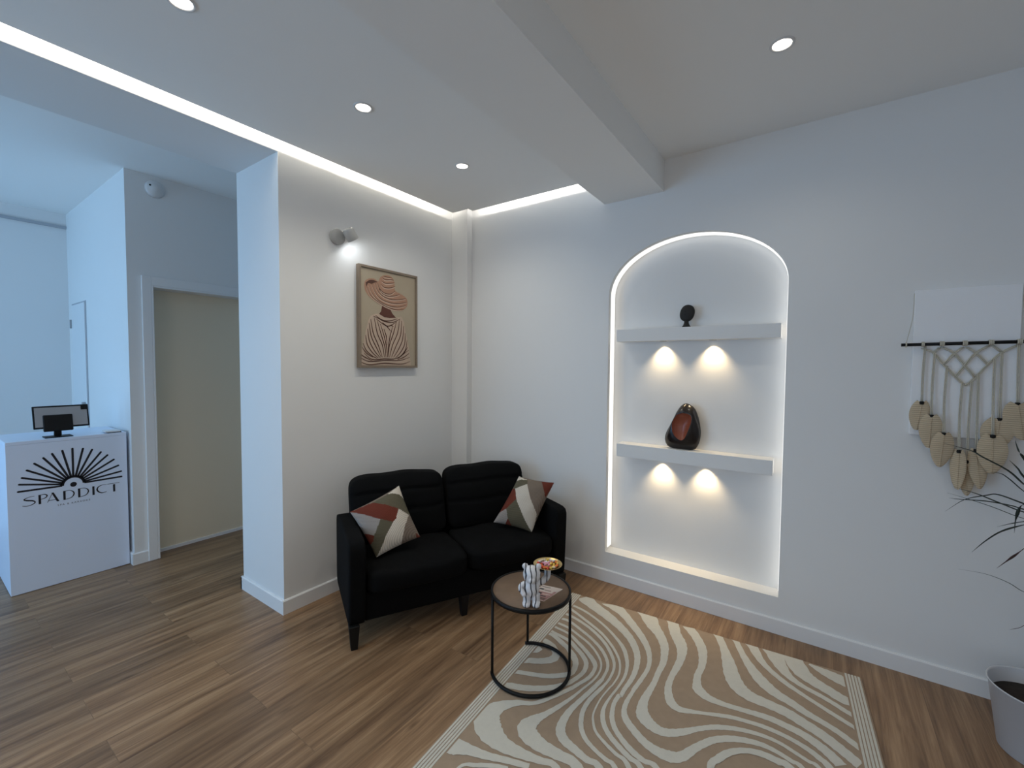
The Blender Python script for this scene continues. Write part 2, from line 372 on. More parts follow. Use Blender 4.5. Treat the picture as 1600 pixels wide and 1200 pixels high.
# ------------------------------------------------------------------ measured outlines (metres, in each thing's own frame)
RUG = [[(0.067,-0.005,0.117),(0.167,0.068,0.082),(0.283,0.134,0.072),(0.38,0.2,0.057),(0.457,0.269,0.046),(0.507,0.336,0.039),(0.542,0.406,0.032),(0.56,0.481,0.027),(0.567,0.557,0.024),(0.564,0.62,0.022),(0.557,0.675,0.02),(0.555,0.725,0.018),(0.548,0.726,0.02),(0.543,0.78,0.018),(0.55,0.828,0.019),(0.562,0.87,0.021),(0.589,0.915,0.022),(0.635,0.956,0.024),(0.683,0.986,0.027),(0.731,1.003,0.024),(0.777,1.007,0.024),(0.874,1.122,0.019),(0.927,1.229,0.018),(0.986,1.334,0.018),(1.051,1.435,0.018),(1.12,1.535,0.018),(1.191,1.634,0.018),(1.262,1.732,0.019),(1.329,1.833,0.02),(1.391,1.936,0.022)],[(0.249,-0.022,0.116),(0.361,0.062,0.062),(0.451,0.156,0.05),(0.522,0.239,0.041),(0.575,0.323,0.031),(0.604,0.403,0.022),(0.614,0.48,0.02),(0.607,0.563,0.02),(0.595,0.651,0.02),(0.594,0.67,0.017),(0.588,0.745,0.02),(0.593,0.801,0.022),(0.615,0.845,0.031),(0.659,0.884,0.034),(0.709,0.917,0.037),(0.76,0.933,0.045),(0.81,0.931,0.054),(0.85,0.906,0.042),(0.885,0.844,0.033),(0.919,0.793,0.031),(0.946,0.76,0.031),(0.998,0.721,0.031),(1.056,0.696,0.029),(1.114,0.685,0.026),(1.166,0.693,0.022),(1.212,0.71,0.022),(1.243,0.722,0.021),(1.336,0.85,0.018),(1.387,0.959,0.017)],[(0.479,-0.037,0.111),(0.543,0.088,0.078),(0.598,0.161,0.057),(0.641,0.243,0.046),(0.659,0.316,0.037),(0.669,0.396,0.031),(0.665,0.481,0.026),(0.664,0.557,0.025),(0.658,0.622,0.029),(0.652,0.689,0.035),(0.657,0.747,0.046),(0.673,0.788,0.06),(0.706,0.816,0.056),(0.749,0.829,0.047),(0.787,0.818,0.041),(0.833,0.784,0.034),(0.87,0.748,0.026),(0.909,0.714,0.025),(0.948,0.686,0.027),(1.003,0.659,0.025),(1.063,0.641,0.023),(1.122,0.634,0.021),(1.175,0.64,0.019),(1.225,0.66,0.019),(1.266,0.677,0.018),(1.297,0.689,0.018),(1.388,0.819,0.015)],[(0.633,-0.025,0.062),(0.67,0.096,0.061),(0.705,0.165,0.065),(0.729,0.227,0.054),(0.739,0.311,0.038),(0.734,0.398,0.033),(0.726,0.474,0.027),(0.726,0.549,0.03),(0.741,0.611,0.037),(0.763,0.652,0.044),(0.799,0.667,0.036),(0.847,0.652,0.024),(0.89,0.636,0.019),(0.94,0.616,0.022),(0.998,0.596,0.023),(1.06,0.586,0.023),(1.111,0.581,0.024),(1.166,0.585,0.024),(1.219,0.596,0.024),(1.269,0.616,0.027),(1.304,0.641,0.028),(1.33,0.666,0.029),(1.411,0.812,0.024)],[(0.721,-0.006,0.061),(0.778,0.08,0.052),(0.817,0.163,0.049),(0.834,0.243,0.04),(0.839,0.325,0.032),(0.832,0.401,0.031),(0.839,0.464,0.038),(0.852,0.499,0.053),(0.894,0.529,0.045),(0.957,0.534,0.033),(1.022,0.528,0.03),(1.081,0.521,0.033),(1.138,0.518,0.036),(1.193,0.527,0.038),(1.247,0.539,0.041),(1.297,0.565,0.044),(1.335,0.595,0.046),(1.368,0.633,0.047)],[(0.875,-0.018,0.043),(0.918,0.1,0.041),(0.95,0.211,0.061),(0.975,0.314,0.073),(1.008,0.384,0.077),(1.057,0.419,0.071),(1.127,0.429,0.06),(1.199,0.443,0.059),(1.258,0.471,0.057),(1.318,0.502,0.054),(1.369,0.541,0.052),(1.409,0.576,0.05),(1.433,0.599,0.049)],[(0.961,-0.024,0.031),(1.007,0.106,0.034),(1.052,0.203,0.049),(1.098,0.279,0.064),(1.151,0.333,0.059),(1.215,0.366,0.048),(1.27,0.4,0.041),(1.323,0.423,0.034),(1.377,0.451,0.033),(1.423,0.487,0.032),(1.46,0.512,0.034),(1.487,0.534,0.04)],[(1.039,-0.026,0.058),(1.082,0.095,0.041),(1.128,0.167,0.032),(1.192,0.231,0.031),(1.256,0.277,0.025),(1.321,0.318,0.024),(1.382,0.355,0.026),(1.435,0.385,0.025),(1.486,0.407,0.027)],[(1.135,-0.022,0.088),(1.172,0.096,0.065),(1.209,0.17,0.042),(1.264,0.216,0.03),(1.326,0.244,0.029),(1.38,0.273,0.028),(1.427,0.303,0.029),(1.484,0.318,0.028)],[(1.221,-0.015,0.091),(1.263,0.105,0.085),(1.307,0.15,0.071),(1.369,0.189,0.064),(1.422,0.22,0.062),(1.484,0.214,0.051)],[(1.299,0.015,0.012),(1.35,0.041,0.054),(1.399,0.062,0.076),(1.442,0.076,0.082),(1.483,0.065,0.084)],[(0.019,0.151,0.021),(0.042,0.14,0.022),(0.139,0.157,0.019),(0.235,0.2,0.017),(0.325,0.256,0.017),(0.41,0.328,0.019),(0.466,0.39,0.023),(0.502,0.458,0.02),(0.523,0.52,0.016),(0.533,0.594,0.014),(0.529,0.671,0.011),(0.517,0.757,0.011),(0.513,0.821,0.014),(0.52,0.868,0.019),(0.542,0.917,0.021),(0.58,0.959,0.023),(0.633,0.994,0.024),(0.684,1.02,0.023),(0.727,1.037,0.023),(0.821,1.167,0.019),(0.875,1.274,0.018),(0.935,1.378,0.017),(1.001,1.479,0.017),(1.071,1.578,0.017),(1.142,1.677,0.018),(1.212,1.776,0.019),(1.278,1.877,0.02),(1.34,1.98,0.021),(1.395,2.087,0.023)],[(0.032,0.203,0.023),(0.053,0.179,0.023),(0.132,0.216,0.019),(0.232,0.27,0.02),(0.321,0.323,0.018),(0.399,0.393,0.016),(0.45,0.454,0.014),(0.486,0.518,0.011),(0.505,0.595,0.009),(0.502,0.673,0.008),(0.495,0.706,0.008),(0.483,0.794,0.007),(0.485,0.883,0.008),(0.5,0.929,0.01),(0.528,0.972,0.012),(0.577,1.004,0.015),(0.631,1.03,0.017),(0.68,1.05,0.02),(0.774,1.179,0.017),(0.827,1.287,0.016),(0.887,1.391,0.015),(0.952,1.492,0.015),(1.022,1.592,0.015),(1.093,1.69,0.016),(1.163,1.789,0.017),(1.23,1.89,0.018),(1.292,1.993,0.019),(1.348,2.099,0.02),(1.397,2.209,0.021)],[(0.034,0.26,0.023),(0.092,0.253,0.022),(0.191,0.285,0.02),(0.285,0.334,0.021),(0.37,0.402,0.02),(0.434,0.482,0.018),(0.468,0.554,0.013),(0.476,0.637,0.012),(0.469,0.7,0.013),(0.462,0.735,0.018),(0.444,0.818,0.02),(0.441,0.888,0.02),(0.451,0.939,0.02),(0.471,0.988,0.02),(0.507,1.029,0.02),(0.559,1.057,0.018),(0.606,1.074,0.02),(0.645,1.088,0.02),(0.74,1.215,0.016),(0.795,1.322,0.015),(0.855,1.426,0.015),(0.921,1.527,0.015),(0.991,1.626,0.015),(1.062,1.724,0.016),(1.132,1.824,0.016),(1.198,1.924,0.017),(1.26,2.028,0.018),(1.314,2.135,0.02),(1.363,2.245,0.021)],[(0.039,0.313,0.022),(0.114,0.31,0.021),(0.206,0.352,0.019),(0.294,0.401,0.019),(0.369,0.459,0.019),(0.421,0.525,0.017),(0.444,0.585,0.014),(0.447,0.662,0.014),(0.446,0.676,0.019),(0.429,0.763,0.022),(0.407,0.857,0.023),(0.392,0.933,0.028),(0.392,1.003,0.035),(0.405,1.048,0.04),(0.437,1.078,0.041),(0.487,1.095,0.036),(0.544,1.112,0.03),(0.595,1.118,0.029),(0.693,1.235,0.024),(0.747,1.342,0.023),(0.807,1.446,0.022),(0.873,1.547,0.022),(0.943,1.647,0.022),(1.014,1.745,0.023),(1.084,1.844,0.024),(1.15,1.945,0.026),(1.212,2.049,0.027),(1.267,2.155,0.029),(1.316,2.265,0.031)],[(0.037,0.359,0.021),(0.139,0.372,0.018),(0.218,0.407,0.016),(0.296,0.448,0.015),(0.359,0.502,0.013),(0.403,0.561,0.011),(0.419,0.625,0.009),(0.414,0.696,0.011),(0.391,0.779,0.011),(0.369,0.857,0.016),(0.34,0.936,0.023),(0.309,1.005,0.031),(0.29,1.041,0.047),(0.276,1.094,0.076),(0.304,1.129,0.079),(0.367,1.148,0.064),(0.439,1.15,0.05),(0.523,1.158,0.042),(0.62,1.273,0.034),(0.674,1.38,0.032),(0.735,1.484,0.031),(0.801,1.585,0.031),(0.871,1.684,0.032),(0.942,1.783,0.033),(1.012,1.882,0.034),(1.078,1.983,0.036),(1.139,2.086,0.039),(1.194,2.193,0.041)],[(0.038,0.402,0.02),(0.161,0.422,0.017),(0.236,0.466,0.022),(0.313,0.521,0.024),(0.37,0.573,0.026),(0.391,0.618,0.018),(0.389,0.69,0.02),(0.363,0.758,0.019),(0.336,0.818,0.022),(0.252,0.959,0.022),(0.176,1.009,0.034),(0.117,1.076,0.069),(0.112,1.15,0.111),(0.162,1.199,0.104),(0.233,1.222,0.072),(0.314,1.22,0.049),(0.392,1.209,0.032),(0.458,1.202,0.028),(0.555,1.306,0.023),(0.609,1.413,0.022),(0.67,1.517,0.021),(0.736,1.618,0.021),(0.805,1.718,0.021),(0.876,1.816,0.022),(0.946,1.915,0.023),(1.013,2.016,0.024),(1.074,2.12,0.026),(1.129,2.226,0.028)],[(0.027,0.446,0.019),(0.185,0.478,0.024),(0.247,0.516,0.025),(0.301,0.556,0.026),(0.339,0.601,0.023),(0.352,0.658,0.022),(0.342,0.719,0.022),(0.309,0.793,0.028),(0.248,0.859,0.033),(0.166,0.91,0.038),(0.1,0.934,0.038),(0.041,0.959,0.034)],[(0.028,0.484,0.019),(0.096,0.482,0.026),(0.178,0.523,0.032),(0.215,0.545,0.027),(0.258,0.582,0.036),(0.294,0.629,0.029),(0.307,0.694,0.026),(0.288,0.73,0.032),(0.219,0.785,0.031),(0.132,0.82,0.029),(0.032,0.852,0.026)],[(0.022,0.536,0.025),(0.117,0.561,0.04),(0.176,0.611,0.037),(0.183,0.661,0.047),(0.139,0.708,0.043),(0.072,0.743,0.039),(0.028,0.787,0.028)],[(0.01,0.649,0.049),(0.069,0.641,0.061),(0.09,0.614,0.03)],[(0.046,1.366,0.028),(0.074,1.332,0.075),(0.139,1.312,0.048),(0.213,1.297,0.035),(0.287,1.274,0.028),(0.371,1.252,0.025)],[(0.307,1.297,0.009),(0.261,1.317,0.018),(0.202,1.35,0.019),(0.151,1.392,0.012),(0.162,1.534,0.01),(0.218,1.641,0.01),(0.28,1.744,0.009),(0.347,1.844,0.009),(0.417,1.943,0.009),(0.488,2.042,0.01),(0.557,2.141,0.01),(0.623,2.243,0.011)],[(1.405,1.084,0.027),(1.348,0.978,0.028),(1.296,0.87,0.029),(1.203,0.747,0.035),(1.166,0.738,0.035),(1.111,0.734,0.032),(1.055,0.751,0.026),(1.004,0.792,0.028),(0.97,0.846,0.029),(0.949,0.9,0.024),(0.977,1.058,0.02),(1.03,1.166,0.019),(1.089,1.27,0.018),(1.154,1.372,0.018),(1.222,1.472,0.018),(1.293,1.57,0.019),(1.364,1.669,0.02),(1.431,1.769,0.021)]]
PIC = {'outer': [(-0.2842,0.3357),(0.2374,0.3412),(0.2356,-0.3487),(-0.2871,-0.356)],'inner': [(-0.2543,0.3279),(0.2201,0.3345),(0.2181,-0.337),(-0.2719,-0.3437)],'hat': [(-0.2151,0.2106),(-0.2067,0.2428),(-0.1736,0.2641),(-0.1315,0.2689),(-0.0973,0.2569),(-0.0797,0.2881),(-0.0443,0.3083),(0.0007,0.3124),(0.0327,0.296),(0.0465,0.2652),(0.0509,0.2144),(0.103,0.1958),(0.1515,0.176),(0.1692,0.1479),(0.1612,0.109),(0.1218,0.0783),(0.0738,0.0694),(0.0177,0.0745),(-0.0545,0.0881),(-0.1155,0.1094),(-0.1662,0.1346),(-0.2032,0.1711)],'hole': [(-0.2027,0.2318),(-0.1737,0.253),(-0.1358,0.2591),(-0.1043,0.2501),(-0.1317,0.243),(-0.1529,0.2305),(-0.1821,0.2309),(-0.1971,0.2065)],'neck': [(-0.0651,0.0905),(-0.0742,0.0501),(-0.0918,0.0291),(-0.0461,0.0106),(-0.001,0.009),(0.0594,0.016),(0.0268,0.0424),(0.004,0.0766)],'robe': [(-0.1629,0.0094),(-0.1247,0.0272),(-0.0901,0.0292),(-0.0461,0.0098),(-0.001,0.0082),(0.0547,0.0141),(0.1119,0.0284),(0.1361,-0.0071),(0.1506,-0.0818),(0.1752,-0.1643),(0.19,-0.2407),(0.2018,-0.3363),(-0.2599,-0.3409),(-0.2513,-0.2665),(-0.2265,-0.1967),(-0.2053,-0.0986),(-0.1841,-0.0275)],'hatlines': [[(-0.1017,0.242),(-0.0993,0.2335),(-0.0973,0.2248),(-0.0943,0.2164),(-0.0889,0.2086),(-0.0804,0.201),(-0.0696,0.1935),(-0.0575,0.1872),(-0.0451,0.1827),(-0.032,0.1803),(-0.0178,0.1795),(-0.0038,0.1803),(0.0091,0.1829),(0.0204,0.188),(0.0308,0.1951),(0.0408,0.2031),(0.0509,0.2107)],[(-0.0958,0.2217),(-0.0904,0.2115),(-0.0855,0.2008),(-0.0797,0.1909),(-0.0716,0.1826),(-0.0604,0.1761),(-0.0469,0.1708),(-0.0324,0.1669),(-0.0183,0.1647),(-0.0047,0.1645),(0.009,0.1661),(0.0228,0.1688),(0.0367,0.172),(0.0508,0.1759),(0.065,0.1807),(0.0792,0.1858),(0.0934,0.1908)],[(-0.1274,0.245),(-0.1229,0.2313),(-0.1189,0.2174),(-0.1138,0.2039),(-0.1064,0.1919),(-0.096,0.1812),(-0.0834,0.1716),(-0.0693,0.1632),(-0.0541,0.1564),(-0.0375,0.1511),(-0.0194,0.1474),(-0.0006,0.145),(0.0181,0.144),(0.0371,0.1447),(0.0565,0.147),(0.0756,0.1502),(0.0932,0.1535),(0.109,0.1569),(0.1234,0.1606),(0.1373,0.1646),(0.1515,0.1684)],[(-0.1529,0.2305),(-0.1472,0.2182),(-0.1418,0.2058),(-0.1357,0.1936),(-0.1279,0.1818),(-0.1184,0.17),(-0.1077,0.1583),(-0.0953,0.1476),(-0.0807,0.1386),(-0.063,0.1317),(-0.0428,0.1264),(-0.0215,0.1224),(-0.0004,0.1198),(0.0205,0.1186),(0.0418,0.1187),(0.0629,0.1201),(0.0835,0.1225),(0.1034,0.1264),(0.1228,0.1317),(0.142,0.1376),(0.1613,0.1432)],[(-0.178,0.2232),(-0.1716,0.2083),(-0.1655,0.1932),(-0.1586,0.1784),(-0.1492,0.1648),(-0.1369,0.1521),(-0.1225,0.14),(-0.1066,0.1291),(-0.0895,0.1197),(-0.071,0.1119),(-0.051,0.1056),(-0.0303,0.1006),(-0.0096,0.0969),(0.0112,0.0945),(0.0323,0.0935),(0.0534,0.0938),(0.0739,0.0954),(0.0937,0.0989),(0.113,0.1041),(0.1321,0.11),(0.1513,0.1155)],[(-0.1971,0.2065),(-0.19,0.1924),(-0.1834,0.178),(-0.1758,0.1642),(-0.1661,0.152),(-0.1537,0.1419),(-0.1395,0.1333),(-0.1237,0.1254),(-0.1069,0.1176),(-0.0886,0.1094),(-0.0688,0.1012),(-0.0482,0.0938),(-0.0277,0.0876),(-0.0072,0.0827),(0.0138,0.0787),(0.0346,0.076),(0.055,0.0748),(0.0745,0.0757),(0.0937,0.0783),(0.1126,0.0816),(0.1316,0.0846)],[(-0.0622,0.2875),(-0.056,0.2846),(-0.05,0.2814),(-0.0436,0.2788),(-0.0356,0.2775),(-0.0252,0.2783),(-0.013,0.2805),(-0.0008,0.2831),(0.0097,0.2849),(0.0178,0.2856),(0.0246,0.2857),(0.0308,0.2857),(0.0373,0.2857)],[(-0.0711,0.2646),(-0.0625,0.2611),(-0.054,0.2573),(-0.0453,0.2541),(-0.0357,0.2523),(-0.0249,0.2527),(-0.0132,0.2545),(-0.0014,0.257),(0.0095,0.2594),(0.0194,0.2616),(0.0285,0.264),(0.0375,0.2665),(0.0465,0.2689)],[(-0.0756,0.239),(-0.0685,0.2343),(-0.0617,0.2293),(-0.0542,0.2249),(-0.0448,0.2222),(-0.0326,0.2216),(-0.0184,0.2223),(-0.0039,0.2242),(0.0094,0.2267),(0.0207,0.2301),(0.031,0.2345),(0.0409,0.2393),(0.0511,0.2439)],[(-0.0533,0.2997),(-0.0443,0.2993),(-0.0354,0.2989),(-0.0265,0.2985),(-0.0175,0.2985),(-0.0085,0.2989),(0.0007,0.2995),(0.0098,0.3003),(0.0189,0.301)]],'robelines': [[(-0.1418,0.01),(-0.1288,0.0062),(-0.1156,0.0024),(-0.1027,-0.0013),(-0.0903,-0.005),(-0.0795,-0.0089),(-0.0696,-0.0129),(-0.0591,-0.0165),(-0.0463,-0.019),(-0.03,-0.0209),(-0.0113,-0.0222),(0.0081,-0.0222),(0.0265,-0.0201),(0.0435,-0.0151),(0.06,-0.0079),(0.0762,0.0002),(0.0926,0.0079)],[(-0.123,0.0168),(-0.1084,0.0091),(-0.0938,0.001),(-0.079,-0.0062),(-0.064,-0.0112),(-0.0488,-0.0138),(-0.0335,-0.0144),(-0.0177,-0.0136),(-0.0011,-0.0115),(0.0168,-0.0077),(0.0355,-0.0021),(0.0546,0.0041),(0.0735,0.0099)],[(-0.1163,-0.0074),(-0.0983,-0.0174),(-0.0798,-0.0279),(-0.0622,-0.0374),(-0.0464,-0.0443),(-0.0339,-0.0485),(-0.0236,-0.0507),(-0.0134,-0.0506),(-0.0013,-0.048),(0.0136,-0.042),(0.0301,-0.033),(0.0472,-0.0228),(0.064,-0.0132)],[(-0.1631,-0.0116),(-0.1585,-0.0362),(-0.1543,-0.0609),(-0.1493,-0.0852),(-0.1427,-0.1084),(-0.1334,-0.1301),(-0.1223,-0.1506),(-0.1108,-0.1708),(-0.1002,-0.1914),(-0.091,-0.2125),(-0.0825,-0.2338),(-0.0741,-0.2552),(-0.0656,-0.2766)],[(-0.1759,-0.0407),(-0.1724,-0.0635),(-0.1694,-0.0865),(-0.1656,-0.1091),(-0.1598,-0.1306),(-0.1511,-0.1506),(-0.1404,-0.1697),(-0.1289,-0.1881),(-0.1177,-0.2063),(-0.107,-0.2243),(-0.0962,-0.2419),(-0.0853,-0.2593),(-0.0745,-0.2767)],[(-0.1887,-0.0835),(-0.1864,-0.1027),(-0.1846,-0.122),(-0.1818,-0.1411),(-0.1767,-0.1596),(-0.1686,-0.1777),(-0.1584,-0.1954),(-0.1468,-0.2124),(-0.135,-0.2283),(-0.1228,-0.2425),(-0.1098,-0.2554),(-0.0965,-0.2678),(-0.0833,-0.2805)],[(-0.2055,-0.1264),(-0.2032,-0.142),(-0.2014,-0.1578),(-0.1986,-0.1734),(-0.1936,-0.1883),(-0.1855,-0.2029),(-0.1753,-0.2171),(-0.1639,-0.2306),(-0.1521,-0.243),(-0.14,-0.2536),(-0.1271,-0.2629),(-0.1139,-0.2718),(-0.1008,-0.2808)],[(-0.2264,-0.1829),(-0.2209,-0.195),(-0.2159,-0.2073),(-0.21,-0.2193),(-0.2022,-0.2305),(-0.1914,-0.241),(-0.1784,-0.251),(-0.1649,-0.2601),(-0.1523,-0.2677),(-0.1411,-0.2733),(-0.1305,-0.2774),(-0.1201,-0.2808),(-0.1096,-0.2846)],[(-0.1334,-0.0019),(-0.1276,-0.0284),(-0.122,-0.0553),(-0.1159,-0.0816),(-0.1084,-0.1062),(-0.0982,-0.1285),(-0.0862,-0.1491),(-0.0745,-0.1692),(-0.0651,-0.1899),(-0.059,-0.2113),(-0.0548,-0.2329),(-0.0515,-0.2546),(-0.0478,-0.2762)],[(-0.1078,-0.0208),(-0.0991,-0.0455),(-0.0904,-0.0703),(-0.0818,-0.0948),(-0.0735,-0.1183),(-0.0651,-0.1407),(-0.0566,-0.1624),(-0.0489,-0.1833),(-0.0429,-0.2034),(-0.0392,-0.2225),(-0.0372,-0.2405),(-0.036,-0.2581),(-0.0343,-0.2759)],[(-0.0818,-0.04),(-0.0727,-0.0632),(-0.0633,-0.0868),(-0.0544,-0.1097),(-0.0469,-0.1311),(-0.041,-0.1511),(-0.0362,-0.17),(-0.0324,-0.1874),(-0.0294,-0.2029),(-0.0276,-0.2158),(-0.0268,-0.2265),(-0.0265,-0.2363),(-0.026,-0.2466)],[(0.0926,0.0117),(0.0884,-0.0152),(0.0846,-0.0423),(0.0799,-0.0689),(0.0731,-0.0944),(0.0627,-0.1184),(0.0499,-0.1413),(0.0368,-0.1636),(0.0256,-0.186),(0.0173,-0.2085),(0.0104,-0.2308),(0.0041,-0.253),(-0.0025,-0.2753)],[(0.1118,-0.0016),(0.1102,-0.0284),(0.1091,-0.0555),(0.1069,-0.0821),(0.1017,-0.1076),(0.0921,-0.132),(0.0794,-0.1556),(0.0658,-0.1782),(0.0536,-0.1997),(0.0435,-0.2197),(0.0341,-0.2384),(0.0251,-0.2565),(0.0159,-0.2749)],[(0.1311,-0.0377),(0.1293,-0.0629),(0.1278,-0.0885),(0.1255,-0.1134),(0.121,-0.1366),(0.1135,-0.1578),(0.1038,-0.1775),(0.0931,-0.196),(0.082,-0.2136),(0.0708,-0.23),(0.0588,-0.2451),(0.0466,-0.2597),(0.0345,-0.2746)],[(0.1456,-0.0897),(0.1451,-0.1112),(0.1451,-0.133),(0.1441,-0.1541),(0.1404,-0.1736),(0.1332,-0.191),(0.1235,-0.2071),(0.1124,-0.2219),(0.1012,-0.2355),(0.0898,-0.2475),(0.0778,-0.258),(0.0654,-0.2678),(0.0533,-0.2779)],[(0.1653,-0.1419),(0.162,-0.1597),(0.1592,-0.178),(0.1556,-0.1955),(0.1501,-0.2112),(0.142,-0.225),(0.1319,-0.2372),(0.1211,-0.2482),(0.1108,-0.2579),(0.1011,-0.2661),(0.0914,-0.2727),(0.0818,-0.2787),(0.0722,-0.2851)],[(0.064,-0.0058),(0.0571,-0.0286),(0.0502,-0.0514),(0.0432,-0.0741),(0.0354,-0.0968),(0.0261,-0.1195),(0.0158,-0.1422),(0.0059,-0.1648),(-0.002,-0.1872),(-0.0072,-0.2094),(-0.0106,-0.2315),(-0.0132,-0.2535),(-0.0162,-0.2756)],[(0.0263,-0.0532),(0.0191,-0.0747),(0.0118,-0.0956),(0.0047,-0.1177),(-0.0018,-0.1432),(-0.0075,-0.1733),(-0.0126,-0.2068),(-0.0175,-0.2416),(-0.0226,-0.2757)],[(-0.0013,-0.048),(0.0033,-0.0464),(0.0079,-0.0446),(0.0125,-0.0432),(0.0171,-0.0429),(0.0217,-0.0443),(0.0264,-0.0468),(0.031,-0.0498),(0.0356,-0.0525)],[(-0.2514,-0.2802),(-0.2343,-0.2877),(-0.2182,-0.2958),(-0.2002,-0.3027),(-0.1778,-0.3069),(-0.1496,-0.307),(-0.117,-0.3042),(-0.0824,-0.3006),(-0.0479,-0.298),(-0.0128,-0.2976),(0.0236,-0.298),(0.0591,-0.298),(0.0913,-0.296),(0.1188,-0.2915),(0.1431,-0.2852),(0.1662,-0.2782),(0.1899,-0.2715)],[(-0.2557,-0.3078),(-0.2375,-0.314),(-0.2201,-0.3206),(-0.2011,-0.3263),(-0.178,-0.3294),(-0.1499,-0.3285),(-0.1181,-0.3249),(-0.0838,-0.3208),(-0.0481,-0.3184),(-0.0087,-0.319),(0.0341,-0.3213),(0.0754,-0.3233),(0.1105,-0.323),(0.1368,-0.3196),(0.1573,-0.3142),(0.1755,-0.3081),(0.1948,-0.3023)],[(-0.2188,-0.2518),(-0.2031,-0.2631),(-0.188,-0.275),(-0.1717,-0.2855),(-0.1525,-0.2924),(-0.1292,-0.2943),(-0.1029,-0.2927),(-0.0753,-0.2895),(-0.0479,-0.2871),(-0.0208,-0.2871),(0.0066,-0.2879),(0.0344,-0.287),(0.0627,-0.2815),(0.0916,-0.2697),(0.1209,-0.2533),(0.1505,-0.2351),(0.18,-0.2179)],[(-0.2496,-0.2561),(-0.2404,-0.262),(-0.2314,-0.2679),(-0.2219,-0.2737),(-0.2108,-0.2794),(-0.1976,-0.2849),(-0.1829,-0.2903),(-0.1676,-0.2956),(-0.1525,-0.3009)],[(0.1849,-0.2408),(0.1713,-0.2491),(0.1578,-0.2576),(0.1441,-0.2657),(0.1302,-0.2727),(0.1159,-0.2781),(0.1014,-0.2824),(0.0867,-0.2862),(0.0722,-0.2903)],[(-0.2347,-0.2108),(-0.226,-0.2213),(-0.2176,-0.2319),(-0.2086,-0.2421),(-0.1982,-0.2513),(-0.1859,-0.2589),(-0.1722,-0.2655),(-0.1579,-0.2717),(-0.1439,-0.2781)],[(0.1701,-0.1952),(0.1616,-0.2063),(0.1532,-0.2175),(0.1446,-0.2284),(0.1352,-0.2384),(0.1249,-0.247),(0.1139,-0.2548),(0.1026,-0.2621),(0.0914,-0.2697)],[(-0.0641,-0.0278),(-0.0526,-0.035),(-0.0407,-0.0424),(-0.0294,-0.0496),(-0.0195,-0.0567),(-0.0115,-0.0637),(-0.0048,-0.0705),(0.0013,-0.0772),(0.0077,-0.084)],[(-0.0511,-0.0736),(-0.0451,-0.0877),(-0.039,-0.1017),(-0.0333,-0.1159),(-0.029,-0.1301),(-0.0265,-0.1445),(-0.0254,-0.159),(-0.0248,-0.1736),(-0.0239,-0.1881)]]}
TIPS = [(0.461,0.6696),(0.4668,0.7159),(0.4799,0.7562),(0.5024,0.801),(0.5364,0.8391),(0.5776,0.869),(0.6185,0.8903),(0.6668,0.904),(0.7162,0.9108),(0.7684,0.903),(0.8146,0.8885),(0.86,0.864),(0.895,0.8371),(0.9286,0.7994),(0.9527,0.7514),(0.9674,0.7062),(0.9685,0.6666)]
LEAVES = [[(0.437,2.56,1.186),(0.518,2.56,1.164),(0.552,2.56,1.142),(0.624,2.56,1.097),(0.669,2.56,1.048)],[(0.436,2.48,0.916),(0.49,2.48,0.974),(0.549,2.48,1.002),(0.583,2.48,1.011),(0.651,2.48,0.988)],[(0.439,2.44,0.982),(0.47,2.44,0.982),(0.541,2.44,0.988),(0.608,2.44,0.983),(0.641,2.44,0.975)],[(0.476,2.52,1.009),(0.53,2.52,0.997),(0.594,2.52,0.972),(0.663,2.52,0.947)],[(0.461,2.6,0.969),(0.52,2.6,0.955),(0.595,2.6,0.934),(0.685,2.6,0.904)],[(0.604,2.42,1.235),(0.615,2.42,1.195),(0.629,2.42,1.17)],[(0.612,2.5,1.147),(0.635,2.5,1.118),(0.652,2.5,1.088)],[(0.56,2.58,1.071),(0.603,2.58,1.08),(0.631,2.58,1.063),(0.676,2.58,1.016)],[(0.501,2.4,0.789),(0.537,2.4,0.843),(0.578,2.4,0.89),(0.633,2.4,0.926)],[(0.56,2.36,0.757),(0.588,2.36,0.796),(0.626,2.36,0.849)],[(0.496,2.55,0.665),(0.576,2.55,0.666),(0.639,2.55,0.649),(0.683,2.55,0.624)],[(0.624,2.45,0.5),(0.661,2.45,0.531)],[(0.589,2.5,0.879),(0.626,2.5,0.9),(0.659,2.5,0.915)],[(0.615,2.42,0.885),(0.618,2.42,0.946),(0.635,2.42,0.998)]]
